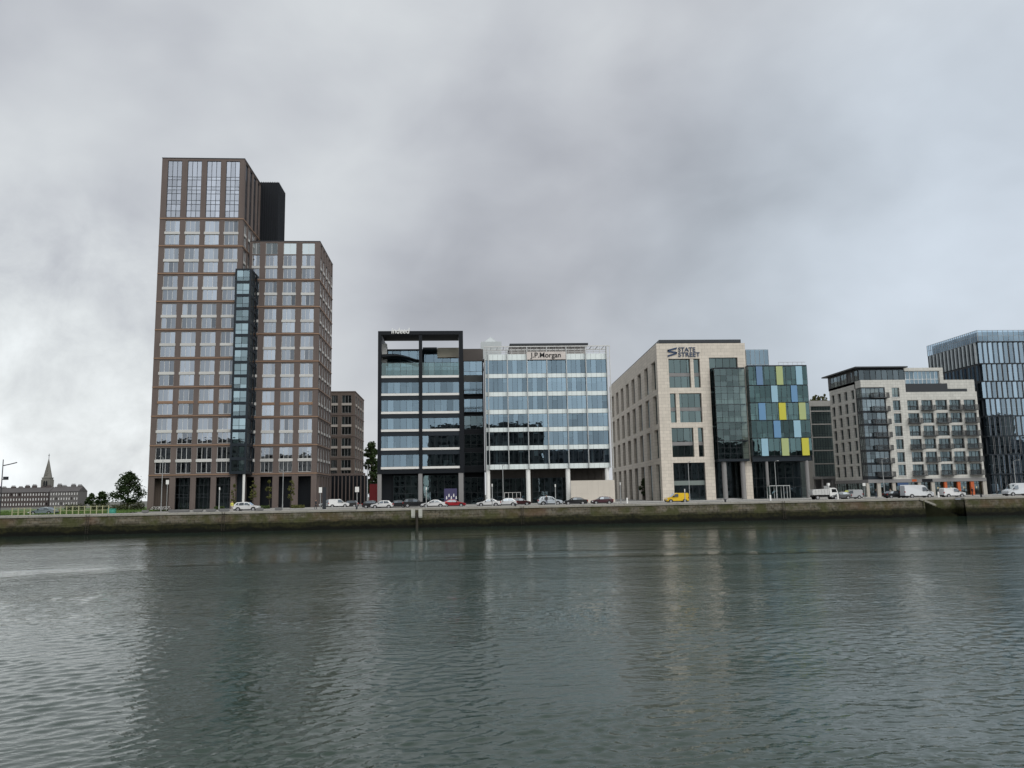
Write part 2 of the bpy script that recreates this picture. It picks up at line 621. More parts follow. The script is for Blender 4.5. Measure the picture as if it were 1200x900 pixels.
hx = x_at(1093, QY, 2.5)
b.box(NX0 - .7, NX0 + .2, -.14, .3, 2.9, 3.36)
b.prism([(NX0 - .5, 3.32), (hx + .3, 2.3), (hx + .6, 2.0), (hx + .1, 2.05), (NX0 - .9, 3.1)], -.16, .25, axis='y')
part('stair_string', b, M_COPE, qw)
for px in (103, 262, 612, 918):
    X = x_at(px, QY, 2)
    lb = MB()
    for s in (-.22, .22):
        lb.tube([(X + s, -.36, .2), (X + s, -.2, 3.35)], .035, 6)
    for k in range(11):
        lb.box(X - .22, X + .22, -.36 + .0145 * k, -.32 + .0145 * k, .3 + k * .27, .34 + k * .27)
    part('ladder', lb, M_WOOD, qw)

# white mooring fender boards on a dark pile
fd = empty('mooring_pile', 'pair of white marker boards on a dark timber pile against the quay wall', 'mooring post', (x_at(488.5, QY - .7, 1.5), QY - .75, 0))
b = MB()
b.tube([(0, 0, -1.5), (0, .02, 2.6)], .23, 10)
part('pile', b, M_WOOD, fd)
for s in (-.62, .62):
    b = MB()
    b.box(s - .32, s + .32, -.30, -.18, 1.9, 3.2)
    b.box(s - .30, s + .30, -.18, .15, 1.7, 3.1)
    part('marker_board', b, pm('weathered_white', (.43, .43, .39), .7, var=.3, fine=4, streak=.2), fd)
# ------------------------------------------------------------------ shared building materials
M_BRICK = pm('brown_brick', (.124, .098, .089), .92, var=.22, scale=.22, fine=3.5, streak=.18, bump=.02)
M_BRICK2 = pm('dark_brown_brick', (.105, .082, .070), .92, var=.16, scale=.25, fine=5, streak=.10)
M_BRONZE = pm('bronze_trim', (.26, .165, .11), .6, .25, var=.12)
M_PALETRIM = pm('pale_trim', (.66, .65, .63), .6, var=.08, streak=.06)
M_FRAME = pm('window_frame', (.30, .30, .30), .5, .2, var=.05)
M_FRAMED = pm('dark_frame', (.030, .034, .040), .45, .3, var=.1)
M_NAVY = pm('blue_black_cladding', (.013, .019, .026), .45, 0, var=.15, spec=.25)
M_BLACK = pm('black_steel', (.0075, .0095, .013), .5, 0, var=.15, spec=.18)
M_CURT = pm('curtain_cloth', (.72, .71, .68), .9, var=.10, fine=6, per_object=.25)
M_ROOM = pm('room_wall', (.16, .15, .145), .9, var=.15)
M_SLAB = pm('ceiling_slab', (.45, .45, .44), .9, var=.05)
M_ROOF = pm('roof_felt', (.12, .12, .12), .95)
G_TOWER = glass('tower_glass', (.38, .40, .44), (.80, .88, 1.0), .29, vary=.16)
G_BLUE = glass('office_glass', (.46, .54, .58), (.58, .79, .96), .235, vary=.10)
G_GREEN_ = glass('parapet_glass', (.70, .76, .76), (.8, .9, .95), .1)
G_CRWN = glass('crown_window_glass', (.40, .42, .46), (.84, .89, 1.0), .42, vary=.10)
G_DARK = glass('dark_glass', (.38, .46, .48), (.62, .82, .90), .11, vary=.06)
G_GREEN = glass('green_glass', (.40, .50, .49), (.60, .80, .82), .12, vary=.05)


def interior(parent, x0, x1, zs, y0, y1, wall=None, step=None):
    """floor slabs, a back wall and cross walls behind the glass"""
    b = MB()
    for z in zs:
        b.box(x0, x1, y0, y1, z - .16, z + .16, 0)
    b.quad((x0, y1, zs[0]), (x1, y1, zs[0]), (x1, y1, zs[-1]), (x0, y1, zs[-1]), 1)
    if step:
        x = x0
        while x < x1 + .01:
            b.quad((x, y0 + .3, zs[0]), (x, y1, zs[0]), (x, y1, zs[-1]), (x, y0 + .3, zs[-1]), 1)
            x += step
    return part('interior', b, [M_SLAB, wall or M_ROOM], parent)


def window_mesh(name, wd, ht, nv, hbars=(), bar=.06, dep=.1, g=None, fr=None, curt=(), cm=None, cd_=.22):
    """glazing in a frame: outer frame, nv panes side by side, cross bars at the given heights; curt = (x0,x1,z0,z1) drawn cloths"""
    b = MB()
    zz = [0] + sorted(hbars) + [ht]
    for k in range(nv):
        for q in range(len(zz) - 1):
            t1, t2 = rnd.uniform(-.003, .003), rnd.uniform(-.003, .003)
            xa, xb = wd * k / nv, wd * (k + 1) / nv
            b.quad((xa, dep - t1, zz[q]), (xb, dep + t1, zz[q]), (xb, dep + t1 + t2, zz[q + 1]), (xa, dep - t1 + t2, zz[q + 1]), 0)
    y0, y1 = dep - .05, dep + .05
    b.box(0, wd, y0, y1, 0, bar, 1)
    b.box(0, wd, y0, y1, ht - bar, ht, 1)
    for k in range(nv + 1):
        x = min(max(wd * k / nv - bar / 2, 0), wd - bar)
        b.box(x, x + bar, y0 - .004, y1 + .004, bar * .5, ht - bar * .5, 1)
    for z in hbars:
        b.box(bar, wd - bar, y0 + .004, y1 - .004, z - bar / 2, z + bar / 2, 1)
    for (x0, x1, z0, z1) in curt:      # pleated cloth
        n = max(2, int((x1 - x0) / .16))
        for k in range(n):
            xa, xb = x0 + (x1 - x0) * k / n, x0 + (x1 - x0) * (k + 1) / n
            ya, yb = (dep + cd_, dep + cd_ + .07) if k % 2 else (dep + cd_ + .07, dep + cd_)
            b.quad((xa, ya, z0), (xb, yb, z0), (xb, yb, z1), (xa, ya, z1), 2)
    return b.mesh(name, [g or G_BLUE, fr or M_FRAME, cm or M_CURT])


# ------------------------------------------------------------------ the brown brick tower
TW = Bld('brick_tower', 'very tall brown brick apartment tower with a lower wing and dark glass corner bay', 'apartment block', 172, 177)
e = TW.e
W, H1, PR, HT = 18.4, 7.5, 6.4, 79.4
HC = H1 + 9 * PR
DP = 15.1
X4 = [0, 1.3, 4.45, 5.7, 8.85, 10.0, 13.15, 14.3, 17.35, W]
zs = [0, 6.9]
for k in range(9):
    zs += [H1 + k * PR + .35, H1 + k * PR + 5.95]
zs += [HC + .35, HT - .55, HT]
b = MB()
b.grid(X4, zs, lambda i, j: i % 2 == 1 and j % 2 == 0, front, .34)
b.box(0, W, .5, DP, HT - .4, HT - .2, 1)
b.quad((0, 0, 0), (0, DP, 0), (0, DP, HT), (0, 0, HT))
b.quad((0, DP, 0), (W, DP, 0), (W, DP, HT), (0, DP, HT))
# right flank with slot windows
S4 = [0, 1.3, 3.4, 5.0, 7.1, 8.6, 10.8, 12.2, 14.0, DP]
b.grid(S4, zs, lambda i, j: i % 2 == 1 and j % 2 == 0, side_r(W), .34)
part('wall', b, [M_BRICK, M_ROOF], e)


def strings(x0, x1, y0, yd, levels, side=None):
    b = MB()
    for z in levels:
        b.box(x0 - .0, x1 + .13, y0 - .13, y0 + .02, z - .11, z + .13)
        b.box(x1 - .02, x1 + .13, y0 + .02, yd, z - .11, z + .13)
    return b


part('string_course', strings(0, W, 0, DP, [H1 + k * PR for k in range(10)]), M_BRONZE, e)
b = MB()
b.box(-.06, W + .06, -.06, DP, HT, HT + .16)
part('parapet_cap', b, M_FRAMED, e)

UH = 5.6
CURTS = []
for k in range(12):
    c = []
    for (za, zb) in ((.1, 2.35), (3.1, 5.5)):
        q = rnd.random()
        if q < .22:
            c.append((.1, 2.85 * rnd.uniform(.25, .5), za, zb))
            c.append((2.85 * rnd.uniform(.6, .8), 2.85, za, zb))
        elif q < .32:
            c.append((.1, 2.85, za, zb))
        elif q < .75:
            s0 = rnd.uniform(.1, 1.7)
            c.append((s0, s0 + rnd.uniform(.5, 1.1), za, zb))
    CURTS.append(c)
M_SILVER = pm('pale_window_frame', (.62, .62, .61), .5, .2, var=.05)
units = [window_mesh('window', 2.95, UH, 3, (2.38, 3.02), .07, .2, G_TOWER, M_SILVER, c) for c in CURTS]
b = MB()
b.box(-.12, 3.07, -.10, .12, 2.40, 2.98)
M_SPAN = pm('pale_spandrel', (.50, .495, .48), .6, var=.08, per_object=.10)
sp_w = b.mesh('spandrel', [M_SPAN])
sp_b = b.mesh('spandrel', [M_BRONZE])
b = MB()
b.box(-.06, 1.68, -.10, .12, 2.40, 2.98)
sp_n = b.mesh('spandrel', [M_SPAN])


def tower_unit(x, y, z, rz=0.0, k=0, meshes=units, sp=None):
    o = inst('window', rnd.choice(meshes), e, (x, y, z), rz + rnd.uniform(-.004, .004))
    inst('spandrel', sp or (sp_b if k == 2 else sp_w), o)
    return o


for k in range(9):
    for i in (1, 3, 5, 7):
        tower_unit(X4[i], 0, H1 + k * PR + .35, k=k).scale.x = (X4[i + 1] - X4[i]) / 2.95
cm_ = window_mesh('window', 2.95, HT - .55 - HC - .35, 3, [1.55, 3.1, 4.0, 5.6, 6.5, 7.3, 8.9, 9.6], .09, .2, G_CRWN, M_FRAMED, [(.1, 1.0, 4.2, 7.2), (1.9, 2.8, .2, 3.0)])
for i in (1, 3, 5, 7):
    o = inst('window', cm_, e, (X4[i], 0, HC + .35))
    o.scale.x = (X4[i + 1] - X4[i]) / 2.95
    if i == 5:
        b = MB()
        b.box(.1, 1.25, .26, .30, 1.7, 3.0)
        part('blind', b, M_WHITE, o)
# flank windows above the wing
nar = [window_mesh('window', 1.62, UH, 2, (2.38, 3.02), .07, .2, G_TOWER, M_SILVER, c) for c in ([], [(.1, .8, .1, 2.3)], [(.1, 1.5, 3.1, 5.5)], [(.7, 1.5, 3.1, 5.5), (.1, .6, .1, 2.3)])]
slot = window_mesh('window', 2.1, UH, 2, (2.38, 3.02), .07, .2, G_TOWER, M_SILVER, [(.1, .9, .1, 2.3)])
for k in (7, 8):
    for i in (1, 3, 5):
        o = inst('window', slot, e, (W, S4[i], H1 + k * PR + .35), pi / 2)
        inst('spandrel', sp_n, o)
slot2 = window_mesh('window', 2.1, HT - .55 - HC - .35, 2, [3.1, 6.3, 9.4], .09, .2, G_TOWER, M_FRAMED)
for i in (1, 3, 5, 7):
    inst('window', slot2, e, (W, S4[i], HC + .35), pi / 2)
interior(e, .3, W - .3, [H1 + k * 3.2 for k in range(23)], .55, 6.0, step=None)

# ground floor of the tower: recessed shopfronts between the piers
b = MB()
b.box(.2, 5.0, 2.2, 2.5, 0, 7.2)
for k in range(9):
    b.box(1.5 + k * .33, 1.62 + k * .33, 2.05, 2.2, 0, 7.2)
part('recessed_panelling', b, M_BRICK2, e)
sf = window_mesh('shopfront', 3.6, 7.0, 4, (2.6, 3.3, 5.2), .1, .1, G_DARK, M_FRAMED)
for x in (5.4, 9.6, 13.9):
    inst('shopfront', sf, e, (x, 1.1, .05))
b = MB()
b.box(5.0, 17.3, 5.5, 5.7, 0, 7.2)
b.box(.1, W - .1, .4, 5.6, 7.0, 7.25)
part('lobby_wall', b, M_ROOM, e)

# lower wing, set back five metres
WY = 5.0
x0 = TW.x(289, 420, WY)
px_ = [TW.x(p, 345, WY) for p in (294.5, 303.3, 310.2, 324.2, 331.2, 346.2, 353.2, 368.0, 374.2)]
XW = [x0] + px_
W2 = XW[-1]
ZT = TW.z(335, 283, WY)
WD = TW.y(390, 309, W2)
PRW = (TW.z(335, 328, WY) - TW.z(335, 555, WY)) / 7
HW = TW.z(335, 555, WY)
zw = [0, HW - .6]
for k in range(8):
    zw += [HW + k * PRW + .35, HW + k * PRW + .35 + UH]
zw += [HW + 7 * PRW + 6.15, ZT - .35, ZT]
b = MB()
b.grid(XW, zw, lambda i, j: i in (1, 3, 5, 7) and j % 2 == 0, lambda x, d, z: (x, WY + d, z), .34)
ns = 5
st = (WD - WY) / ns
SW = [WY]
for k in range(ns):
    SW += [WY + k * st + (st - 1.62) * .55, WY + k * st + (st - 1.62) * .55 + 1.62]
SW += [WD]
b.grid(SW, zw, lambda i, j: i % 2 == 1 and j % 2 == 0 and i > 0, side_r(W2), .34)
b.box(x0, W2 - .3, WY + 3.5, WD, ZT - 2.6, ZT - 2.4, 1)
b.quad((x0, WD, 0), (W2, WD, 0), (W2, WD, ZT), (x0, WD, ZT))
part('wing_wall', b, [M_BRICK, M_ROOF], e)
part('string_course', strings(x0, W2, WY, WD, [HW + k * PRW for k in range(8)]), M_BRONZE, e)
b = MB()
b.box(x0, W2 + .06, WY - .06, WY + .4, ZT, ZT + .14)
b.box(W2 - .35, W2 + .06, WY + .4, WD, ZT, ZT + .14)
part('parapet_cap', b, M_FRAMED, e)
for k in range(8):
    for i in (3, 5, 7):
        o = tower_unit(XW[i], WY, HW + k * PRW + .35, k=k)
        o.scale.x = (XW[i + 1] - XW[i]) / 2.95
    o = tower_unit(XW[1], WY, HW + k * PRW + .35, meshes=nar, sp=sp_n)
    o.scale.x = (XW[2] - XW[1]) / 1.62
    for q in range(ns):
        tower_unit(W2, SW[1 + 2 * q], HW + k * PRW + .35, pi / 2, meshes=nar, sp=sp_n)
interior(e, x0 + .3, W2 - .6, [HW + k * PRW / 2 for k in range(16)], WY + .55, WY + 5.5)
b = MB()
b.box(x0, W2 - .5, WY + 2.6, WY + 2.8, 0, HW - .3)
b.box(x0, W2 - .4, WY + .4, WD - .5, HW - .45, HW - .2)
b.box(W2 - 2.8, W2 - 2.6, WY + 2.8, WD - .5, 0, HW - .4)
part('colonnade_wall', b, M_BLACK, e)

for i in (1, 3, 5, 7):
    wz = ZT - .35 - (HW + 7 * PRW + 6.15)
    inst('parapet_glazing', window_mesh('parapet_glazing', XW[i + 1] - XW[i], wz, 2, (), .06, .1, G_GREEN_, M_SILVER), e, (XW[i], WY + .1, HW + 7 * PRW + 6.15))

# dark roof plant behind
PZ = TW.z(317, 213.7, DP + .2)
pxa, pxb = TW.x(303, 230, DP + .2), TW.x(326, 230, DP + .2)
pyd = TW.y(334, 227, pxb)
b = MB()
b.box(pxa, pxb, DP + .2, pyd, ZT - 2.4, PZ)
k = pxa
while k < pxb:
    b.box(k, k + .14, DP + .06, DP + .2, ZT - 2.3, PZ + .1)
    k += .55
k = DP + .3
while k < pyd:
    b.box(pxb, pxb + .14, k, k + .14, ZT - 2.3, PZ + .1)
    k += .55
part('plant_screen', b, M_BLACK, e)

# glazed corner bay of stacked dark boxes
bx0, bx1 = TW.x(275.8, 317, -.7), TW.x(294.6, 317, -.7)
bz1 = TW.z(284, 316.5, -.7)
byd = TW.y(302, 323, bx1)
nb = 15
fh = (bz1 - H1) / nb
bay = MB()
xs = [bx0, bx0 + .35, bx1 - .35, bx1]
zb = []
for k in range(nb):
    zb += [H1 + k * fh, H1 + k * fh + .55]
zb += [bz1 - .02, bz1 + .35]
bay.grid(xs, zb, lambda i, j: i == 1 and j % 2 == 1 and j < 2 * nb, lambda x, d, z: (x, -.7 + d, z), .22)
ys = [-.7, -.2, byd * .42, byd * .52, byd - .35, byd]
bay.grid(ys, zb, lambda i, j: i in (1, 3) and j % 2 == 1 and j < 2 * nb, side_r(bx1), .22)
bay.quad((bx0, -.7, H1), (bx1, -.7, H1), (bx1, byd, H1), (bx0, byd, H1))
bay.quad((bx0, -.7, bz1 + .3), (bx1, -.7, bz1 + .3), (bx1, byd, bz1 + .3), (bx0, byd, bz1 + .3))
bay.quad((bx0, -.7, H1), (bx0, .3, H1), (bx0, .3, bz1 + .35), (bx0, -.7, bz1 + .35))
bo = part('corner_bay', bay, M_NAVY, e)
bw = bx1 - bx0 - .7
G_BAY = glass('bay_glass', (.40, .50, .52), (.66, .86, .95), .32, vary=.2)
bm_ = [window_mesh('window', bw, fh - .55, 2, (.9,), .06, .1, G_BAY, M_NAVY, c) for c in ([], [(.1, bw * .48, .1, fh - .7)], [(.1, bw - .1, .1, fh - .7)], [(bw * .55, bw - .1, .1, fh - .7)], [])]
sdm = window_mesh('window', ys[2] - ys[1], fh - .55, 2, (.9,), .06, .1, G_BAY, M_NAVY)
for k in range(nb):
    inst('pane', rnd.choice(bm_), bo, (bx0 + .35, -.7, H1 + k * fh + .55), rnd.uniform(-.004, .004))
    inst('pane', sdm, bo, (bx1, ys[1], H1 + k * fh + .55), pi / 2)
b = MB()
for k in range(nb):
    b.box(bx0 + .1, bx1 - .3, .2, byd, H1 + k * fh + .1, H1 + k * fh + .4)
b.box(bx0 + .1, bx1 - .3, 3.5, 3.7, H1, bz1)
part('interior', b, M_ROOM, bo)
b = MB()
b.box(bx0 + .4, bx1 - .6, 1.6, 1.8, 0, H1)
part('bay_base', b, M_NAVY, e)
b = MB()
b.tube([(bx1 - .5, -.2, 0), (bx1 - .5, -.2, H1)], .28, 12)
part('column', b, M_PALETRIM, e)

# ------------------------------------------------------------------ smaller brown block behind the tower
RB = Bld('brick_block', 'smaller dark brown brick block standing behind the tall tower', 'apartment block', 380, 236)
e = RB.e
RW = RB.x(416, 470)
RZ = RB.z(405, 458.5)
RD = RB.y(426.5, 470, RW)
RP = 6.35
rz0 = RZ - 1.6 - 3 * RP - 5.6
xs = [0, .9, 3.3, 4.6, 7.2, 7.9, 7.95, RW] if False else [0, RB.x(388.5, 480), RB.x(395.7, 480), RB.x(400.6, 480), RB.x(411.7, 480), RW]
zs = [0, 7.4]
zk = []
for k in range(3, -1, -1):
    z0 = RZ - 1.0 - 5.5 - k * RP
    zk.append(z0)
    zs += [z0, z0 + 5.3]
zs += [RZ]
b = MB()
b.grid(xs, zs, lambda i, j: i in (1, 3) and j % 2 == 0 and j > 0, front, .34)
sy = [0]
for k in range(4):
    sy += [RD * (k + .3) / 4, RD * (k + .78) / 4]
sy += [RD]
b.grid(sy, zs, lambda i, j: i % 2 == 1 and j % 2 == 0 and j > 0, side_r(RW), .34)
b.quad((0, 0, RZ - .3), (RW, 0, RZ - .3), (RW, RD, RZ - .3), (0, RD, RZ - .3))
b.quad((0, 0, 0), (0, RD, 0), (0, RD, RZ), (0, 0, RZ))
part('wall', b, M_BRICK2, e)
M_DIMTRIM = pm('weathered_trim', (.34, .31, .28), .7, var=.1)
part('string_course', strings(0, RW, 0, RD, [z - .5 for z in zk] + [RZ - .1]), M_BRICK, e)
for i in (1, 3):
    wm = window_mesh('window', xs[i + 1] - xs[i], 5.3, 3, (2.3, 3.0), .08, .2, G_DARK, M_FRAME, [(.2, .9, 3.1, 5.2)])
    b = MB()
    b.box(-.1, xs[i + 1] - xs[i] + .1, -.08, .1, 2.3, 2.95)
    sp_ = b.mesh('spandrel', [M_DIMTRIM])
    for z in zk:
        o = inst('window', wm, e, (xs[i], 0, z))
        inst('spandrel', sp_, o)
wm = window_mesh('window', sy[2] - sy[1], 5.3, 2, (2.3, 3.0), .08, .2, G_DARK, M_FRAME)
b = MB()
b.box(-.1, sy[2] - sy[1] + .1, -.08, .1, 2.3, 2.95)
sp_ = b.mesh('spandrel', [M_DIMTRIM])
for z in zk:
    for i in (1, 3, 5, 7):
        o = inst('window', wm, e, (RW, sy[i], z), pi / 2)
        inst('spandrel', sp_, o)
interior(e, .3, RW - .5, [zk[0] - .3 + 3.17 * k for k in range(9)], .6, 4.5)
b = MB()
xe = RB.x(431, 570)
k = -2.5
while k < xe:
    b.box(k, k + .22, -7.0, -6.4, 0, 8.2)
    k += 1.05
b.box(-2.6, xe, -7.1, -6.3, 8.2, 8.8)
part('fin_screen', b, M_BRICK, e)
b = MB()
b.box(-2.6, xe, -3.2, -.4, 0, 8.2)
part('podium', b, M_BLACK, e)
# ------------------------------------------------------------------ black framed office block
def text_obj(name, s, size, mat, parent, loc, bold=.0, shear=0.0, ext=.06, spacing=1.0, line=1.0, fit=None):
    cu = bpy.data.curves.new(name, 'FONT')
    cu.body = s
    cu.size = size
    cu.extrude = ext
    cu.offset = bold
    cu.shear = shear
    cu.space_character = spacing
    cu.space_line = line
    o = bpy.data.objects.new(name, cu)
    col.objects.link(o)
    me = bpy.data.meshes.new_from_object(o.evaluated_get(bpy.context.evaluated_depsgraph_get()))
    bpy.data.objects.remove(o)
    co = np.empty(len(me.vertices) * 3)
    me.vertices.foreach_get('co', co)
    co = co.reshape(-1, 3)
    mn, mx = co.min(0), co.max(0)
    if fit:
        co[:, 0] = (co[:, 0] - mn[0]) / (mx[0] - mn[0]) * fit[0]
        co[:, 1] = (co[:, 1] - mn[1]) / (mx[1] - mn[1]) * fit[1]
        me.vertices.foreach_set('co', co.reshape(-1))
    me.materials.clear()
    me.materials.append(mat)
    me.name = name
    o = inst(name, me, parent, loc)
    o.rotation_euler.x = pi / 2
    return o


IB = Bld('black_office', 'black framed glass office block with white sill bands and rooftop canopy', 'office building', 442, 177)
e = IB.e
W = IB.x(543.3, 470)
ZT = IB.z(492, 387.8)
ZS = IB.z(492, 550.5)
xl, xc0, xc1, xr = IB.x(446.6, 470), IB.x(490.9, 470), IB.x(494.8, 470), IB.x(538.2, 470)
FD = 20.0
b = MB()
b.box(0, xl, 0, 1.2, ZS - .8, ZT)
b.box(xc0, xc1, .01, 1.0, ZS - .8, ZT - 1)
b.box(xr, W, 0, 1.2, ZS - .8, ZT)
b.box(xl, xr, .003, 7.5, IB.z(492, 392), ZT)
b.box(xl, xr, .002, 1.2, ZS - .8, ZS)
b.box(0, .4, 1.2, FD, ZS - .8, ZT)
b.box(W - .4, W, 1.2, 7.5, ZT - 5.5, ZT)
b.box(W - .4, W, 1.2, FD, ZS - .8, ZT - 8)
b.box(.4, W - .4, 1.2, FD, ZS - .8, ZS - .4)
part('frame', b, M_BLACK, e)
sills = [663, 580.5, 498.5, 420.5, 340.5, 262.5]
sz = [(IB.z(492, 370 + (s + 9.5) / 3.75), IB.z(492, 370 + (s - .5) / 3.75)) for s in sills]
zterr = sz[-1][1]
top = zterr
b = MB()
for k in range(5):
    b.box(xl, xr, .25, 1.1, sz[k + 1][0] - 1.0, sz[k + 1][0] - .01)
part('dark_spandrel', b, M_NAVY, e)
for side, (xa, xb) in enumerate(((xl, xc0), (xc1, xr))):
    for k in range(5):
        z0, z1 = sz[k][1], sz[k + 1][0] - .95
        wm = window_mesh('window', xb - xa, z1 - z0, 6, (), .05, .1, G_BLUE, M_FRAMED)
        o = inst('window', wm, e, (xa, .3, z0), rnd.uniform(-.003, .003))
    for k in range(6):
        b = MB()
        b.box(xa, xb, .12, .75, sz[k][0], sz[k][1])
        part('sill_band', b, M_PALETRIM, e)
interior(e, xl, xr, [sz[k][0] - .1 for k in range(6)], 1.0, 7.5)
# some desks, partitions and columns seen through the glass
b = MB()
for k in range(5):
    for q in range(4):
        x = xl + 1.5 + q * 4.6 + rnd.uniform(-.6, .6)
        b.box(x, x + .45, 3.2, 3.65, sz[k][1] - .2, sz[k + 1][0] - .9, 0)
    for q in range(3):
        x = rnd.uniform(xl + .5, xr - 3)
        b.box(x, x + rnd.uniform(1.4, 3.0), 4.0, 4.1, sz[k][1], sz[k][1] + rnd.uniform(.5, 2.2), 1)
part('office_fittings', b, [M_SLAB, M_CURT], e)
# terrace level: balustrade, penthouse, canopy
gm = window_mesh('balustrade', xc0 - xl, 3.0, 6, (), .05, .1, G_GREEN, M_FRAMED)
inst('balustrade', gm, e, (xl, .4, zterr))
inst('balustrade', gm, e, (xc1, .4, zterr))
zpt = IB.z(470, 407.5, 6)
ph = window_mesh('penthouse_glazing', xr - xl, IB.z(470, 411, 6) - zterr, 9, (2.9,), .08, .1, G_BLUE, M_FRAMED)
inst('penthouse_glazing', ph, e, (xl, 6.0, zterr))
b = MB()
b.box(xl, xr, 6.2, 12, zterr - .2, IB.z(470, 409, 6))
part('penthouse', b, M_NAVY, e)
b = MB()
b.box(IB.x(512.5, 410, 5.6), xr, 5.4, 5.9, IB.z(520, 419, 5.6), IB.z(520, 407.6, 5.6))
part('cladding_panel', b, pm('beige_panel', (.42, .39, .32), .8), e)
b = MB()
b.box(IB.x(447.8, 410, 4.5), IB.x(453.5, 410, 4.5), 4.2, 5.2, zterr + 3.4, IB.z(450, 403, 4.5))
part('stair_head', b, M_WHITE, e)
cz = IB.z(470, 418.5, 1.2)
b = MB()
n = 14
for k in range(n):         # curved canopy blade
    ta, tb = k / n, (k + 1) / n
    def cy(q):
        return xl + (xc0 - xl) * q, cz + .55 * sin(pi * min(1, q * 1.1)) - .75 * q, .25 + 0.2 * q
    xa, za, ha = cy(ta)
    xb, zb, hb = cy(tb)
    b.prism([(xa, za), (xb, zb), (xb, zb + .5 * (1 - tb) + .1), (xa, za + .5 * (1 - ta) + .1)], .9, 5.2, axis='y')
part('canopy', b, M_BLACK, e)
b = MB()
b.box(IB.x(495.5, 410, 3), IB.x(512, 410, 3), 2.6, 6.0, IB.z(500, 409.6, 3), IB.z(500, 407.4, 3))
part('canopy', b, M_BLACK, e)
tz = IB.z(470, 391, -.1)
text_obj('lettering', 'indeed', 2, M_WHITE, e, (IB.x(458.8, 388, -.1), -.16, tz), .02, .12, .1, fit=(IB.x(480, 388, -.1) - IB.x(458.8, 388, -.1), IB.z(470, 384.4, -.1) - tz))
# ground floor
M_CONC = pm('grey_column', (.22, .215, .215), .8, var=.12, streak=.1)
for p0, p1 in ((442.2, 446.8), (490.2, 494.9), (537.5, 543.2)):
    b = MB()
    b.box(IB.x(p0, 570), IB.x(p1, 570), .1, 1.3, 0, ZS - .8)
    part('column', b, M_CONC, e)
gl = window_mesh('lobby_glazing', W * .42, ZS - 1.2, 6, (2.6, 4.2), .07, .1, G_GREEN, M_FRAMED)
inst('lobby_glazing', gl, e, (IB.x(459.5, 570), 2.4, .05))
gl2 = window_mesh('lobby_glazing', W * .48, ZS - 1.2, 6, (2.8,), .07, .1, G_DARK, M_FRAMED)
inst('lobby_glazing', gl2, e, (IB.x(496, 570), 3.2, .05))
b = MB()
b.box(.4, W, 8.0, 8.3, 0, ZS)
b.box(.5, IB.x(459, 570), 3.0, 8, 0, ZS - .9)
for k in range(7):         # curved reception wall
    a0, a1 = pi * .5 * k / 7, pi * .5 * (k + 1) / 7
    xq = IB.x(475, 570, 5)
    b.quad((xq + 6 * (1 - cos(a0)), 4 + 3 * sin(a0), 0), (xq + 6 * (1 - cos(a1)), 4 + 3 * sin(a1), 0), (xq + 6 * (1 - cos(a1)), 4 + 3 * sin(a1), ZS - 1), (xq + 6 * (1 - cos(a0)), 4 + 3 * sin(a0), ZS - 1), 1)
part('lobby_wall', b, [M_BLACK, M_ROOM], e)

# blue hoarding in front of the right-hand bay
HB = Bld('blue_hoarding', 'dark purple blue hoarding under the black framed office', 'hoarding', 520.5, 174.5)
b = MB()
hw = HB.x(535.5, 580)
b.box(0, hw, 0, .12, 0, HB.z(528, 572.5))
part('panel', b, pm('purple_board', (.045, .040, .10), .6), HB.e)
b = MB()
for k in range(5):
    x = .4 + k * hw / 5.4
    z = 1.2 + .5 * (k % 2)
    b.poly([(x, -.012, z), (x + .28, -.012, z + .1), (x + .22, -.012, z + .75), (x + .05, -.012, z + .65)])
part('poster', b, M_PALETRIM, HB.e)

# ------------------------------------------------------------------ narrow dark link
LB = Bld('dark_link', 'narrow dark glazed link between the black framed and white banded offices', 'office building', 543.6, 181.5)
e = LB.e
W = LB.x(567, 480)
lz = lambda p: LB.z(555, 370 + p / 3.75)
b = MB()
b.box(0, W, .1, 16, lz(680), lz(145), 0)
b.box(0, W, -.05, .1, lz(198), lz(147), 1)
b.box(0, W, -.05, .1, lz(290), lz(262), 2)
b.box(0, W, -.05, .1, lz(365), lz(345), 0)
b.box(0, W, -.05, .1, lz(440), lz(424), 0)
b.box(0, W, -.05, .1, lz(520), lz(500), 0)
b.box(0, W, -.05, .1, lz(600), lz(582), 0)
b.box(0, W, -.05, .1, lz(688), lz(660), 0)
b.box(0, W, 3, 3.2, 0, lz(680), 0)
b.box(0, .25, -.1, .1, 0, lz(198), 0)
b.box(W - .25, W, -.1, .1, 0, lz(198), 0)
part('wall', b, [M_BLACK, pm('brown_louvre', (.07, .06, .055), .7), pm('slate_spandrel', (.055, .06, .06), .6)], e)
for a, c_, g in ((262, 200, G_BLUE), (345, 290, G_BLUE), (424, 365, G_BLUE), (500, 440, G_DARK), (582, 520, G_DARK), (660, 600, G_DARK)):
    wm = window_mesh('window', W - .5, lz(c_) - lz(a), 3, (.9,), .06, .1, g, M_FRAMED)
    inst('window', wm, e, (.25, -.12, lz(a)))
wm = window_mesh('window', W - .5, 6.0, 3, (2.6,), .06, .1, G_DARK, M_FRAMED)
inst('window', wm, e, (.25, .5, .05))
b = MB()
for a in (345, 424):
    b.box(.3, W - .3, -1.0, -.06, lz(a) - .15, lz(a))
    for k in range(14):
        b.box(.3 + k * (W - .65) / 13, .34 + k * (W - .65) / 13, -1.0, -.96, lz(a), lz(a) + 1.05)
    b.box(.3, W - .3, -1.02, -.95, lz(a) + 1.05, lz(a) + 1.12)
part('balcony', b, M_BLACK, e)

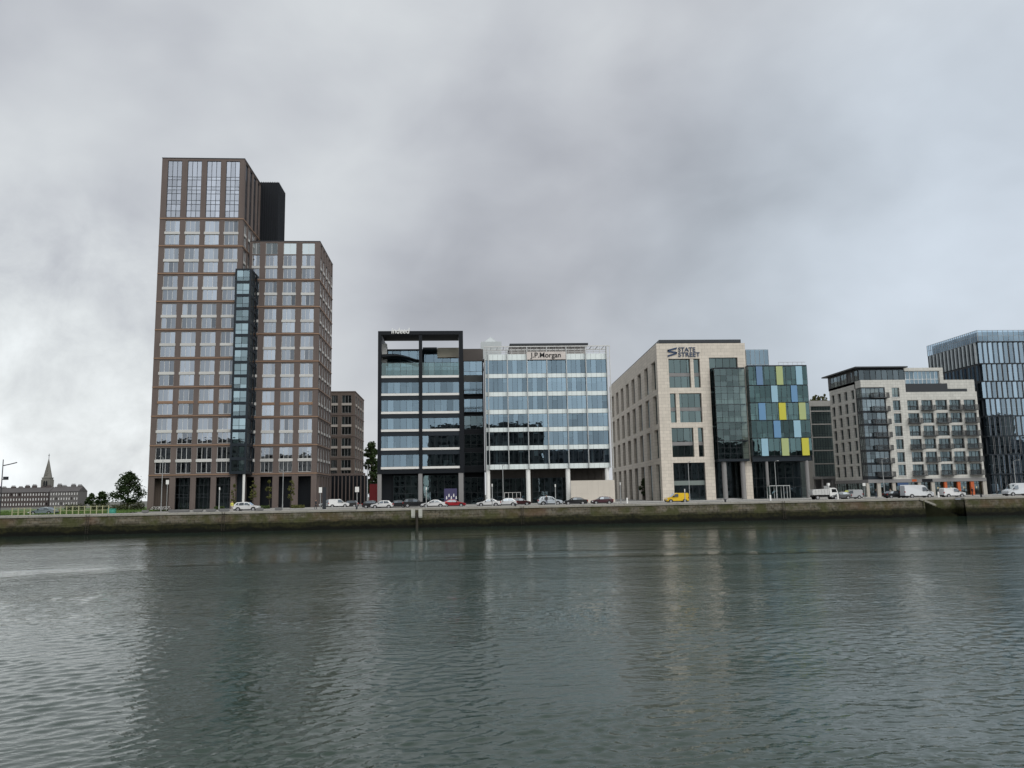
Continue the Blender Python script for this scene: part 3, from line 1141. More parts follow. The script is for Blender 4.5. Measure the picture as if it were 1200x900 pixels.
# ------------------------------------------------------------------ white banded glass office
JM = Bld('white_office', 'glass office with white floor bands and white columns beside a pale stone wall', 'office building', 570.5, 175.5, R(-1.0))
e = JM.e
jz = lambda p: JM.z(640, 370 + p / 3.747)
XL = JM.x(568, 470) * 0
XR = JM.x(712.3, 470)
XO = JM.x(716.2, 470)
bands = [(671.5, 650), (587.5, 568.5), (507.5, 489), (429.5, 410.5), (351.5, 333), (271.5, 253.5)]
bz = [(jz(a), jz(c)) for a, c in bands] + [(jz(193.5), jz(168))]
colx = [XL] + [JM.x(540 + p / 3.747, 460) for p in (122, 206, 293, 380, 466, 552)] + [XR]
b = None
M_BAND = pm('white_glass_band', (.70, .76, .755), .25, var=.05, streak=.05, spec=.6)
for (za, zb) in bz:
    b = MB()
    for i in range(len(colx) - 1):       # back-painted glass panels, four to a bay
        n = 1 if i == 0 else 4
        for q in range(n):
            xa = colx[i] + (colx[i + 1] - colx[i]) * q / n
            xb = colx[i] + (colx[i + 1] - colx[i]) * (q + 1) / n
            b.box(xa + .02, xb - .02, 0, .14, za, zb)
    part('spandrel_band', b, M_BAND, e)
VAR = []
jh = bz[1][0] - bz[0][1]
for i in range(len(colx) - 1):
    wd = colx[i + 1] - colx[i]
    n = 1 if i == 0 else 4
    for k in range(6):
        z0, z1 = bz[k][1], bz[k + 1][0]
        cu = []
        if i and rnd.random() < .55:
            q = rnd.randint(0, 3)
            hgt = rnd.choice((.5, .9, 1.3))
            cu.append((wd * q / 4 + .06, wd * (q + rnd.choice((1, 1, 2))) / 4 - .06 if q < 3 else wd - .06, z1 - z0 - hgt, z1 - z0 - .05))
        if k == 4 and i in (4, 5, 6):
            cu.append((.05, wd - .05, z1 - z0 - .9, z1 - z0 - .05))
        wm = window_mesh('window', wd, z1 - z0, n, (), .05, .07, G_BLUE, M_FRAMED, cu, M_BAND, .35)
        inst('window', wm, e, (colx[i], .04, z0), rnd.uniform(-.003, .003))
b = MB()
for k in range(1, 8):
    x = colx[k] if k < 7 else XR
    b.box(x - .09, x + .09, -.55, .0, bz[0][0], jz(136))
b.box(-.1, .1, -.55, 0, bz[0][0], jz(136))
part('mullion_fin', b, M_RAIL, e)
zp = jz(136)
b = MB()
b.box(-.15, XO, -.6, -.42, zp - .12, zp + .1)
b.box(-.15, XO, 3.6, 3.8, zp - .12, zp + .1)
k = 0
xx = 0.0
while xx < XO:
    b.box(xx - .05, xx + .05, -.42, 3.6, zp - .08, zp + .06)
    xx += 1.42
for zz in (.45, .9):
    b.box(0, XR, .02, .1, bz[-1][1] + zz, bz[-1][1] + zz + .07)
xx = .4
while xx < XR:
    b.box(xx - .04, xx + .04, .02, .1, bz[-1][1], zp - .1)
    xx += 1.42
for x in (XO - .15, ):         # outer service frame on the right
    b.box(x, x + .15, -.6, -.42, bz[0][0] - .3, zp - .12)
    for (za, zb) in bz:
        b.box(XR, x, -.58, -.46, za + .1, za + .25)
    b.box(x, x + .13, 5, 5.13, bz[0][0] - .3, zp - .12)
part('roof_pergola', b, pm('pale_steel', (.50, .50, .49), .45, .4), e)
sg0, sg1 = JM.x(617, 417, -.1), JM.x(662.5, 417, -.1)
b = MB()
b.box(sg0, sg1, -.62, -.05, jz(194), jz(160))
part('sign_board', b, pm('sign_panel', (.55, .50, .47), .6), e)
tx0, tx1 = JM.x(621.6, 417, -.7), JM.x(657.2, 417, -.7)
text_obj('lettering', 'J.P.Morgan', 2, M_BLACK, e, (tx0, -.66, jz(192)), .012, 0, .03, fit=(tx1 - tx0, jz(163.5) - jz(192)))
# roof: dark flat canopy and a little pyramid lantern
b = MB()
b.box(JM.x(597, 405, 6), JM.x(688.5, 405, 6), 5, 16, JM.z(640, 405.3, 6), JM.z(640, 403.2, 6))
part('plant_canopy', b, M_FRAMED, e)
b = MB()
b.box(JM.x(598, 410, 6), JM.x(687, 410, 6), 7, 14, bz[-1][1], JM.z(640, 405.4, 6))
part('plant_room', b, pm('pale_plant_panel', (.47, .44, .42), .7, streak=.1), e)
b = MB()
lx0, lx1 = JM.x(563.5, 402, 6), JM.x(587.5, 402, 6)
l0, l1, l2 = bz[-1][1], JM.z(575, 400.3, 6), JM.z(575, 394.6, 8)
b.box(lx0, lx1, 6, 11, l0, l1)
mx, my = (lx0 + lx1) / 2, 8.5
q = [(lx0 + .9, 6.3, l1), (lx1 - .9, 6.3, l1), (lx1 - .9, 10.7, l1), (lx0 + .9, 10.7, l1)]
for k in range(4):
    b.poly([q[k], q[(k + 1) % 4], (mx, my, l2)])
    b.tube([q[k], (mx, my, l2)], .07, 5)
part('roof_lantern', b, pm('lantern_glass', (.42, .45, .46), .3, spec=.6), e)
b = MB()
b.box(0, XR, .3, 22, bz[0][0] + .05, bz[0][0] + .4)
b.box(.1, .3, .3, 22, bz[0][0], bz[-1][1])
b.box(XR - .3, XR - .1, 7, 22, bz[0][0], bz[-1][1])
b.box(0, XR, .3, 22, bz[-1][1] - .3, bz[-1][1] - .02)
part('body', b, M_CONC, e)
interior(e, .4, XR - .4, [bz[k][0] + .5 for k in range(7)], .35, 8.5)
b = MB()
for k in range(6):
    for q in range(5):
        x = 2.2 + q * 5.4
        b.box(x, x + .5, 2.6, 3.1, bz[k][1] - .3, bz[k + 1][0], 0)
    for q in range(4):
        x = rnd.uniform(1, XR - 4)
        b.box(x, x + rnd.uniform(1.2, 3.4), 4.4, 4.5, bz[k][1] - .2, bz[k][1] + rnd.uniform(.6, 2.6), rnd.choice((0, 1, 1)))
part('office_fittings', b, [M_SLAB, M_ROOM], e)
# side return glazing on the right flank
for k in range(6):
    z0, z1 = bz[k][1], bz[k + 1][0]
    inst('window', window_mesh('window', 6.6, z1 - z0, 4, (), .05, .07, G_BLUE, M_FRAME), e, (XR, .1, z0), pi / 2)
b = MB()
for (za, zb) in bz:
    b.box(XR - .08, XR + .03, .15, 7, za, zb)
part('spandrel_band', b, M_BAND, e)
for p0, p1 in ((569.6, 574.6), (616.8, 622), (663.6, 669), (709.9, 714.7)):
    b = MB()
    xa, xb = JM.x(p0, 570), JM.x(p1, 570)
    b.tube([((xa + xb) / 2, .6, 0), ((xa + xb) / 2, .6, bz[0][0] + .05)], (xb - xa) / 2, 16)
    part('column', b, M_WHITE, e, smooth=False)
M_UMBER = pm('umber_cladding', (.050, .043, .038), .7)
b = MB()
b.box(.2, XR, 5.0, 5.3, 0, bz[0][0])
for k in range(18):
    x = .4 + k * XR / 18
    b.box(x, x + .08, 4.9, 5.0, 0, bz[0][0])
part('lobby_wall', b, M_UMBER, e)
lg = window_mesh('lobby_glazing', 8.2, 5.6, 6, (2.5,), .08, .1, G_DARK, M_FRAMED)
inst('lobby_glazing', lg, e, (1.2, 4.4, .05))
inst('lobby_glazing', lg, e, (10.4, 4.4, .05))
b = MB()
dx = JM.x(591, 580, 4.2)
for k in range(5):
    b.box(dx + k * .9, dx + k * .9 + .1, 4.2, 4.32, 0, 2.5)
b.box(dx, dx + 3.7, 4.21, 4.31, 2.4, 2.5)
part('door_frame', b, M_PALETRIM, e)

SW_ = Bld('stone_screen_wall', 'plain pale stone wall standing below the white banded office', 'wall', 669.5, 172)
b = MB()
w1, h1 = SW_.x(720.6, 575), SW_.z(695, 562.8)
nx, nz = 8, 5
for i in range(nx):
    for j in range(nz):
        b.box(w1 * i / nx + .008, w1 * (i + 1) / nx - .008, rnd.uniform(-.006, .006), .6, h1 * j / nz + .006, h1 * (j + 1) / nz - .006)
b.box(.02, w1 - .02, .03, .55, 0, h1 - .02)
part('stonework', b, pm('pale_stone_slab', (.54, .495, .435), .85, var=.10, scale=.35, per_object=0, streak=.05), SW_.e)
# ------------------------------------------------------------------ pale stone office with the two line sign
M_STONE = pm('pale_limestone', (.59, .535, .465), .85, var=.13, scale=.22, fine=4, streak=.15, joint=(1.5, .75, .025))
M_STONE2 = pm('grey_limestone', (.40, .375, .335), .85, var=.12, scale=.22, fine=4, streak=.10)
ST = Bld('stone_office', 'pale limestone office with deep tall windows and a projecting green glass bay', 'office building', 777, 177)
e = ST.e
W = ST.x(872.6, 402.5)
ZT = ST.z(820, 402.3)
SA = R(2.6)
dv = Vector((sin(SA), cos(SA), 0))
nv_ = Vector((cos(SA), -sin(SA), 0))
d_ = ray(714, 450)
LS = 0.0
tt = (ST.o - CAM).dot(nv_) / d_.dot(nv_)
LS = (CAM + d_ * tt - ST.o).dot(dv)
gx0, gx1 = ST.x(783.9, 437), ST.x(820.7, 437)
rows = [(542.2, 582.5, 560), (501.2, 535.5, 518), (460.8, 495, 478), (420.4, 454.2, 437)]
rz = [(ST.z(805, b_), ST.z(805, a_)) for a_, b_, _ in rows]
rz[0] = (0.0, rz[0][1])
ox0, ox1 = ST.x(831, 425), ST.x(864.5, 425)
opz = ST.z(850, 419)
zs = [0]
for a_, b_ in rz:
    zs += [a_, b_] if a_ > 0 else [b_]
zs += [opz, ZT] if opz > rz[3][1] + .05 else [ZT]
b = MB()
xs = [0, gx0, gx1, ox0, ox1, W]


def op(i, j):
    zc = (zs[j] + zs[j + 1]) / 2
    if i == 1:
        return any(a_ < zc < b_ for a_, b_ in rz)
    if i == 3:
        return zc < opz
    return False


b.grid(xs, zs, op, front, .75)
nbay = 8
pit = (LS - .9) / nbay
S = [0]
for k in range(nbay):
    S += [.9 + k * pit + pit * .12, .9 + k * pit + pit * .62]
S += [LS]


def TS(s, d, z):
    return (s * sin(SA) + d * cos(SA), s * cos(SA) - d * sin(SA), z)


zside = [0]
for k, (a_, b_) in enumerate(rz):
    zside += [b_ - .15] if k == 0 else [a_ - .1, b_ - .1]
zside += [ZT]
b.grid(S, zside, lambda i, j: i % 2 == 1 and j % 2 == 0, TS, .75)
b.quad(TS(0, 0, ZT), (W, 0, ZT), (W, LS, ZT), TS(LS, 0, ZT), 1)
b.quad((W, 0, 0), (W, LS, 0), (W, LS, ZT), (W, 0, ZT))
part('wall', b, [M_STONE, M_ROOF], e)
b = MB()       # slim stone mullions dividing the big openings
for (pa, pb, k) in ((809.5, 813.3, 3), (792.6, 796.7, 2), (813.3, 818.6, 1)):
    py = rows[k][2]
    b.box(ST.x(pa, py), ST.x(pb, py), .06, .7, rz[k][0], rz[k][1])
part('stone_mullion', b, M_STONE, e)
for k, (a_, b_) in enumerate(rz):
    wm = window_mesh('window', gx1 - gx0, b_ - a_, 5, ((b_ - a_) * .40, (b_ - a_) * .52), .07, .1, G_GREEN if k else G_DARK, M_FRAMED,
                     [(.3, 1.8, .1, (b_ - a_) * .36)] if k == 2 else ())
    o = inst('window', wm, e, (gx0, .62, a_), .002)
    sb = MB()
    sb.box(.03, gx1 - gx0 - .03, .04, .2, (b_ - a_) * .40, (b_ - a_) * .52)
    part('spandrel', sb, pm('grey_green_panel', (.16, .19, .18), .5) if k == 0 else M_CONC, o)
sw = pit * .5
for k in range(4):
    z0, z1 = (zside[2 * k], zside[2 * k + 1])
    wm = window_mesh('window', sw, z1 - z0, 2, ((z1 - z0) * .45, (z1 - z0) * .55), .07, .1, G_DARK, M_FRAMED)
    fb = MB()
    fb.prism([(0, -.02), (.85, -.02), (.45, .08), (0, .5)], .02, z1 - z0 - .02)
    sm = fb.mesh('splay', [M_STONE2])
    for q in range(nbay):
        p_ = TS(S[2 + 2 * q], .64, z0)
        inst('window', wm, e, p_, -(pi / 2 + SA))
interior(e, 1.2, W - .2, [.1] + [z for a_, b_ in rz[:-1] for z in (b_ + .3,)] + [ZT - 2], 1.0, 7)
# dark roof cap set back
b = MB()
c0, c1 = ST.x(773.5, 400, .5), ST.x(867.4, 400, .5)
zc0, zc1 = ZT + .12, ST.z(820, 398.2, .3)
b.prism([(c0 - .35, .12), (c1, .12), (c1, 9), (c0 + LS * sin(SA) + 7, LS), (c0 + LS * sin(SA) - .35, LS)], zc0, zc1)
b.prism([(c0 + .4, .8), (c1 - .4, .8), (c1 - .4, 8), (c0 + LS * sin(SA) + 6, LS - 1), (c0 + LS * sin(SA) + .5, LS - 1)], ZT - .05, zc0)
part('roof_cap', b, M_FRAMED, e)
# the glass bay
by = -1.5
bx0, bx1 = ST.x(836.4, 431, by), ST.x(872.2, 431, by)
bz0, bz1 = ST.z(860, 540.6, by), ST.z(855, 430.5, by)
bo = MB()
bo.box(bx0, bx1, by, 2.0, bz0, bz0 + .5)
bo.box(bx0, bx1, by + .02, 2.0, bz1 - .3, bz1)
bo.box(bx0 + .3, bx1 - .3, 1.7, 1.9, bz0 + .5, bz1 - .3)
nf = 5
fh = (bz1 - bz0 - .8) / nf
for k in range(1, nf):
    bo.box(bx0 + .05, bx1 - .05, by + .3, 1.7, bz0 + .5 + k * fh - .2, bz0 + .5 + k * fh + .2)
bo = part('glass_bay', bo, M_NAVY, e)
for k in range(nf):
    cu = [(.1 + q * 1.05, 1.0 + q * 1.05, .25, 1.5) for q in range(6)] if k in (2, 3) else ()
    wm = window_mesh('window', bx1 - bx0, fh, 5, (fh * .3, fh * .62), .06, .06, G_GREEN, M_FRAMED, cu, M_CURT, .2)
    inst('window', wm, bo, (bx0, by - .05, bz0 + .5 + k * fh), rnd.uniform(-.002, .002))
    wm = window_mesh('window', 3.4, fh, 2, (fh * .3,), .06, .06, G_GREEN, M_FRAMED)
    inst('window', wm, bo, (bx0 - .05, 1.9, bz0 + .5 + k * fh), -pi / 2)
b = MB()
wm = window_mesh('window', ox1 - ox0, opz - bz1 + .6, 4, (.8,), .07, .1, G_GREEN, M_FRAMED)
inst('window', wm, e, (ox0, .5, bz1 - .6))
gz = window_mesh('lobby_glazing', ox1 - ox0 + 1, bz0, 5, (2.8, 4.6), .08, .1, G_DARK, M_FRAMED)
inst('lobby_glazing', gz, e, (ox0 - .4, 2.4, .05))
for pa, pb in ((846.8, 852.2), (868.5, 874)):
    b = MB()
    xa, xb = ST.x(pa, 565, -.6), ST.x(pb, 565, -.6)
    b.tube([((xa + xb) / 2, -.6, 0), ((xa + xb) / 2, -.6, bz0)], (xb - xa) / 2, 14)
    part('column', b, M_CONC, e)
M_INK = pm('navy_sign_paint', (.016, .040, .095), .5, var=.05)
sx0, sx1, sx2, sx3 = (ST.x(p, 412, -.1) for p in (782.2, 793.2, 794.8, 820))
szt, szb = ST.z(800, 407, -.1), ST.z(800, 418, -.1)
hh_ = (szt - szb)
b = MB()
wS = sx1 - sx0
for pts in ([(0, .74), (1, 1.0), (1, .83), (.3, .66), (0, .57)], [(0, .74), (0, .55), (.12, .50), (1, .36), (1, .52), (.25, .64)], [(1, .50), (1, .30), (0, 0.0), (0, .17), (.7, .36)]):
    b.prism([(sx0 + p[0] * wS, szb + p[1] * hh_) for p in pts], -.16, -.04, axis='y')
part('emblem', b, M_INK, e)
text_obj('lettering', 'STATE', 2, M_INK, e, (sx2, -.1, szb + hh_ * .54), .02, 0, .05, fit=((sx3 - sx2) * .80, hh_ * .46))
text_obj('lettering', 'STREET', 2, M_INK, e, (sx2, -.1, szb), .02, 0, .05, fit=(sx3 - sx2, hh_ * .46))

# ------------------------------------------------------------------ glass office with coloured panels
CB = Bld('panelled_office', 'glass office scattered with blue, lime and yellow panels on tall columns', 'office building', 886, 175.5)
e = CB.e
cz_ = lambda p: CB.z(912, 390 + p / 4.09)
X0, X1 = CB.x(876.5, 437), CB.x(945.8, 437)
fl = [(590, 505), (503, 420), (418, 335), (333, 252), (250, 160)]
fz = [(cz_(a), cz_(c)) for a, c in fl]
b = MB()
b.box(X0, X1, .3, 14, cz_(615), fz[0][0] - .02)
for a, c in fz:
    b.box(X0 + .1, X1 - .1, .35, 12, c - .25, c + .05)
b.box(X0, X1, .02, 14, fz[-1][1], fz[-1][1] + .25)
b.box(X0 + .1, X1, 7, 7.2, 0, fz[-1][1])
b.box(X1 - .2, X1, .3, 14, cz_(615), fz[-1][1])
part('frame', b, M_NAVY, e)
G_TEAL = glass('teal_glass', (.36, .50, .50), (.50, .80, .84), .10, vary=.05)
for k, (a, c) in enumerate(fz):
    cu = [(q, q + rnd.uniform(.5, 1.4), .1, rnd.uniform(.8, 2.6)) for q in (rnd.uniform(.3, 3), rnd.uniform(5, 8), rnd.uniform(9.5, 12))]
    wm = window_mesh('window', X1 - X0, c - a, 11, ((c - a) * .28,), .06, .06, G_TEAL, M_FRAMED, cu, M_CURT, .6)
    inst('window', wm, e, (X0, 0, a), rnd.uniform(-.003, .003))
    wm = window_mesh('window', 9, c - a, 6, ((c - a) * .28,), .06, .06, G_DARK, M_FRAMED)
    inst('window', wm, e, (X0, 9, a), -pi / 2)
PC = {'p': pm('slate_blue_panel', (.115, .20, .33), .45, var=.04), 'g': pm('lime_grey_panel', (.36, .42, .19), .45, var=.04), 'l': pm('pale_blue_panel', (.27, .44, .54), .45, var=.04),
      'b': pm('mid_blue_panel', (.12, .25, .42), .45, var=.04), 'y': pm('yellow_panel', (.50, .47, .05), .45, var=.04)}
NM = dict(p='slate blue panel', g='pale lime panel', l='pale blue panel', b='mid blue panel', y='bright yellow panel')
for k, lst in enumerate(([('l', 133, 165), ('g', 230, 264), ('y', 327, 361)], [('b', 192, 225), ('l', 288, 321)], [('b', 120, 152), ('y', 217, 250), ('g', 313, 345)],
                         [('l', 180, 210), ('b', 275, 305)], [('p', 108, 138), ('g', 204, 235), ('l', 298, 328)])):
    a, c = fz[k]
    py = 390 + sum(fl[k]) / 2 / 4.09
    for cc, pa, pb in lst:
        b = MB()
        b.box(CB.x(860 + pa / 4.09, py, -.15), CB.x(860 + pb / 4.09, py, -.15), -.16, -.03, a + .03, c - .05)
        o = part('colour_panel', b, PC[cc], e)
        o['label'] = NM[cc]
b = MB()
ax0, ax1 = CB.x(874.5, 420, 5), CB.x(901, 420, 5)
b.box(ax0, ax1, 5.3, 11, fz[-1][1], CB.z(888, 410, 5))
part('roof_pavilion', b, M_NAVY, e)
uz = CB.z(888, 409.3, 5)
wm = window_mesh('window', ax1 - ax0, uz - fz[-1][1], 5, ((uz - fz[-1][1]) * .25,), .06, .06, G_BLUE, M_FRAME)
inst('window', wm, e, (ax0, 5.1, fz[-1][1]))
b = MB()
b.box(ax1 + .3, X1 - .1, .3, .36, fz[-1][1] + .92, fz[-1][1] + 1.0)
x = ax1 + .3
while x < X1 - .1:
    b.box(x, x + .05, .31, .35, fz[-1][1] + .25, fz[-1][1] + .92)
    x += 1.1
part('roof_rail', b, M_FRAME, e)
for pa, pb in ((897.9, 901.2), (944.3, 948.6)):
    b = MB()
    xa, xb = CB.x(pa, 560, .6), CB.x(pb, 560, .6)
    b.tube([((xa + xb) / 2, .7, 0), ((xa + xb) / 2, .7, cz_(614))], (xb - xa) / 2, 14)
    part('column', b, M_CONC, e)
wm = window_mesh('lobby_glazing', X1 - X0, cz_(618), 8, (2.6, 4.6), .08, .1, G_DARK, M_FRAMED)
inst('lobby_glazing', wm, e, (X0, 3.4, .05))

# white framed cycle shelter in front of it
SH = Bld('cycle_shelter', 'white framed glass shelter below the coloured panel office', 'shelter', 902.5, 172.5)
sw_, sh_ = SH.x(926, 575), SH.z(914, 568.8)
b = MB()
for x in (0, sw_ * .34, sw_ * .68, sw_ - .12):
    b.box(x, x + .12, 0, .1, 0, sh_)
    b.box(x, x + .12, 1.5, 1.6, 0, sh_)
b.box(0, sw_, .002, 1.598, sh_ - .14, sh_ + .02)
part('frame', b, M_RAIL, SH.e)
b = MB()
b.box(.12, sw_ * .34, 1.53, 1.56, .2, sh_ - .2)
b.box(sw_ * .34 + .12, sw_ * .68, 1.53, 1.56, .2, sh_ - .2)
part('pane', b, G_GREEN, SH.e)

# ------------------------------------------------------------------ set back grey block with planted roof
GB = Bld('grey_block', 'set back grey glazed block with roof plants between coloured and balcony buildings', 'office building', 955, 205)
e = GB.e
W = GB.x(990, 520)
gt = GB.z(962, 469.5)
b = MB()
xs = [0, .5] + [.5 + (W - .5) * k / 6 for k in range(1, 6)] + [W]
zs = [0, 4.4, 5.2]
z = 5.2
while z < gt - 4.5:
    zs += [z + 3.2, z + 3.5]
    z += 3.5
zs += [gt - 4.6, gt - 1.5, gt] if gt - 4.6 > zs[-1] + .05 else [gt - 1.5, gt]
b.grid(xs, zs, lambda i, j: i > 0 and ((j == 0) or (j >= 2 and j < len(zs) - 2 and zs[j + 1] - zs[j] > 1)), front, .4)
b.quad((0, 0, 0), (0, 12, 0), (0, 12, gt), (0, 0, gt))
b.quad((0, 0, gt - .4), (W, 0, gt - .4), (W, 12, gt - .4), (0, 12, gt - .4))
part('wall', b, pm('grey_frame_stone', (.31, .305, .29), .85, streak=.15), e)
for j in range(len(zs) - 2):
    if j >= 2 and zs[j + 1] - zs[j] > 1:
        wm = window_mesh('window', W - .5, zs[j + 1] - zs[j], 12, (.9,), .06, .1, G_GREEN, M_FRAMED)
        inst('window', wm, e, (.5, .3, zs[j]))
b = MB()
b.box(.3, W, 3, 3.2, 0, gt - .5)
b.box(-.3, W, -4.5, -.05, 4.5, 5.1)
for k in range(4):
    b.box(.2 + k * 2.6, .55 + k * 2.6, -4.3, -3.9, 0, 4.5)
part('entrance_canopy', b, M_CONC, e)

# ------------------------------------------------------------------ pale apartment block with balconies
AB = Bld('balcony_block', 'pale apartment block with rows of dark balconies and orange shopfront pillars', 'apartment block', 1019, 177)
e = AB.e
q_ = lambda v: 370 + v / 3.748
u_ = lambda v: 930 + v / 3.748
XR = AB.x(1145.5, 470)
zrow = [(AB.z(1092, q_(c)), AB.z(1092, q_(a))) for a, c in ((652, 700), (597, 641), (540, 584), (482, 527), (427, 470), (370, 414))]
zrow7 = AB.z(1050, q_(357)), AB.z(1050, q_(316))
ztL = AB.z(1030, q_(282))
ztR = AB.z(1100, q_(334))
cx = [AB.x(u_(a), q_(392)) for a in (500, 549, 562, 611, 624, 675, 686, 735, 749, 800)]
sx = [AB.x(u_(a), q_(336)) for a in (432, 465)]
kx = AB.x(u_(402), q_(336))         # right end of the dark corner bay
zf = AB.z(1090, q_(730)), AB.z(1090, q_(715))
xs = [kx] + sx + cx + [XR]
zs = [zf[1]]
for a, c in zrow:
    zs += [a, c]
zs += [zrow7[0], zrow7[1], ztL]
b = MB()
b.grid(xs, zs, lambda i, j: (i == 1 and j % 2 == 1 and j < 14) or (i in (3, 5, 7, 9, 11) and j % 2 == 1 and j < 12), front, .5)
zs2 = [v for v in zs]
LSd = AB.y(971.4, 455, 0)
# left flank
fs = [2.6]
nc = 4
st = (LSd - 2.6) / nc
for k in range(nc):
    fs += [2.6 + st * k + st * .25, 2.6 + st * k + st * .72]
fs += [LSd]
b.grid(fs, zs, lambda i, j: i % 2 == 1 and j % 2 == 1 and j < 14, side_l(0), .5)
b.box(0, kx, .004, 3, zrow7[1] + .15, ztL - .004)
b.box(0, 3, 3, LSd, ztL - .6, ztL - .008)
# cut back parapet on the right: a lower top edge there
b.quad((XR, 0, 0), (XR, 18, 0), (XR, 18, ztR), (XR, 0, ztR))
b.quad((0, LSd, 0), (XR, LSd, 0), (XR, LSd, ztL), (0, LSd, ztL))
b.box(.5, XR - .05, 5.5, 5.7, 0, ztR)
b.box(.3, XR - .02, .6, LSd, ztR - 1.2, ztR - 1.0)
wall = b
# remove the wall cells above the lowered parapet on the right of x(1061)
px1 = AB.x(u_(490), q_(300))
keep_f, keep_m = [], []
for f, mi in zip(wall.f, wall.m):
    vs = [wall.v[k] for k in f]
    if min(v[2] for v in vs) > zrow[-1][1] - .01 and min(v[0] for v in vs) > sx[1] - .01 and max(v[1] for v in vs) < .001:
        continue
    keep_f.append(f)
    keep_m.append(mi)
wall.f, wall.m = keep_f, keep_m
wall.quad((sx[1], 0, zrow[-1][1]), (px1, 0, zrow[-1][1]), (px1, 0, ztL), (sx[1], 0, ztL)) if False else None
wall.box(sx[1] + .002, px1, .0, .4, zrow[-1][1] + .003, ztL - .003)
wall.box(px1, XR, .0, .4, zrow[-1][1] + .003, ztR)
wall.box(px1 - .2, XR, .4, 6, ztR - 1.0, ztR - .8)
M_ASTONE = pm('grey_cream_stone', (.53, .52, .485), .85, var=.12, scale=.22, fine=4, streak=.2, joint=(1.2, .6, .022))
part('wall', wall, M_ASTONE, e)
wms = [window_mesh('window', cx[1] - cx[0], zrow[0][1] - zrow[0][0], 3, (.9,), .07, .1, G_DARK, M_FRAMED, c, M_CURT) for c in
       ([], [(.1, .8, .1, 2.1)], [(1.2, 2.2, .1, 2.1)], [], [(.2, .9, 1.2, 2.2), (1.4, 2.2, 1.2, 2.2)])]
bm_ = MB()
bwid = cx[1] - cx[0]
bm_.box(-.25, bwid + .25, -1.05, 0, -.16, -.02)
bm_.box(-.25, bwid + .25, -1.06, -1.0, 1.0, 1.07)
bm_.box(-.25, -.19, -1.0, 0, 1.0, 1.07)
bm_.box(bwid + .19, bwid + .25, -1.0, 0, 1.0, 1.07)
for k in range(16):
    x = -.25 + (bwid + .44) * k / 15
    bm_.box(x, x + .05, -1.05, -1.01, -.02, 1.0)
for k in range(5):
    y = -.9 + .2 * k
    bm_.box(-.25, -.2, y, y + .04, -.02, 1.0)
    bm_.box(bwid + .2, bwid + .25, y, y + .04, -.02, 1.0)
M_BALC = pm('grey_balcony_steel', (.05, .052, .056), .55)
balc = bm_.mesh('balcony', [M_BALC])
jb = MB()
for k in range(14):
    x = .02 + (bwid - .08) * k / 13
    jb.box(x, x + .04, -.03, .0, .02, .95)
jb.box(0, bwid, -.04, .01, .95, 1.02)
jul = jb.mesh('guard_rail', [M_BALC])
for r_, (z0, z1) in enumerate(zrow):
    for k in range(5):
        o = inst('window', rnd.choice(wms), e, (cx[2 * k], .35, z0), rnd.uniform(-.006, .006))
        o.scale = ((cx[2 * k + 1] - cx[2 * k]) / bwid, 1, (z1 - z0) / (zrow[0][1] - zrow[0][0]))
        if (k + r_) % 2 == 0 or k == 4:
            inst('balcony', balc, e, (cx[2 * k], 0, z0))
        else:
            inst('guard_rail', jul, e, (cx[2 * k], -.02, z0))
swm = [window_mesh('window', sx[1] - sx[0], zrow[0][1] - zrow[0][0], 2, (.8,), .07, .1, G_DARK, M_FRAMED, c, M_CURT) for c in ([], [(.1, .6, .1, 2.0)])]
sill = MB()
sill.box(-.12, sx[1] - sx[0] + .12, -.12, .3, -.14, -.002)
sill = sill.mesh('sill', [M_PALETRIM])
for (z0, z1) in zrow + [zrow7]:
    o = inst('window', rnd.choice(swm), e, (sx[0], .35, z0))
    o.scale.z = (z1 - z0) / (zrow[0][1] - zrow[0][0])
    inst('sill', sill, o, (0, -.35, 0))
fwm = window_mesh('window', st * .47, zrow[0][1] - zrow[0][0], 2, (.8,), .07, .1, G_DARK, M_FRAMED)
for (z0, z1) in zrow + [zrow7]:
    for k in range(nc):
        o = inst('window', fwm, e, (.38, fs[2 + 2 * k], z0), -pi / 2)
interior(e, .5, XR - .4, [z for z, _ in zrow] + [zrow7[0], ztR - 1.4], .75, 4.5, M_ROOM, 5.0)
# dark glazed corner bay with balconies
cbz0 = zf[1] + .3
cb = MB()
allrows = zrow + [zrow7]
for k, (z0, z1) in enumerate(allrows):
    zt_ = allrows[k + 1][0] if k < 6 else zrow7[1] + .15
    cb.box(.05, kx, .05, 2.6, z0 - .45, z0 - .05)
    if k == 0:
        cb.box(.05, kx, .06, 2.6, cbz0 - .3, z0 - .44)
cb.box(.1, kx, .1, 2.6, zrow7[1], zrow7[1] + .2)
cb.box(kx - .3, kx, .04, 2.6, cbz0, zrow7[1])
cb.box(.04, .3, 2.3, 2.6, cbz0, zrow7[1])
cb = part('corner_bay', cb, M_NAVY, e)
G_CORNER = glass('corner_glass', (.32, .38, .40), (.70, .86, .96), .14)
for k, (z0, z1) in enumerate(allrows):
    zt_ = (allrows[k + 1][0] - .45) if k < 6 else zrow7[1]
    wm = window_mesh('pane', kx - .3, zt_ - z0 + .05, 5, (.9,), .07, .05, G_CORNER, M_FRAMED, [(rnd.uniform(.2, 2), rnd.uniform(2.4, 4), .1, 1.9)] if k % 2 else ())
    inst('pane', wm, cb, (.02, 0, z0 - .05))
    wm = window_mesh('pane', 2.4, zt_ - z0 + .05, 3, (.9,), .07, .05, G_CORNER, M_FRAMED)
    inst('pane', wm, cb, (0, 2.42, z0 - .05), -pi / 2)
    o = inst('balcony', balc, e, (kx - 3.1, .02, z0 - .1))
    o.scale.x = 1.2
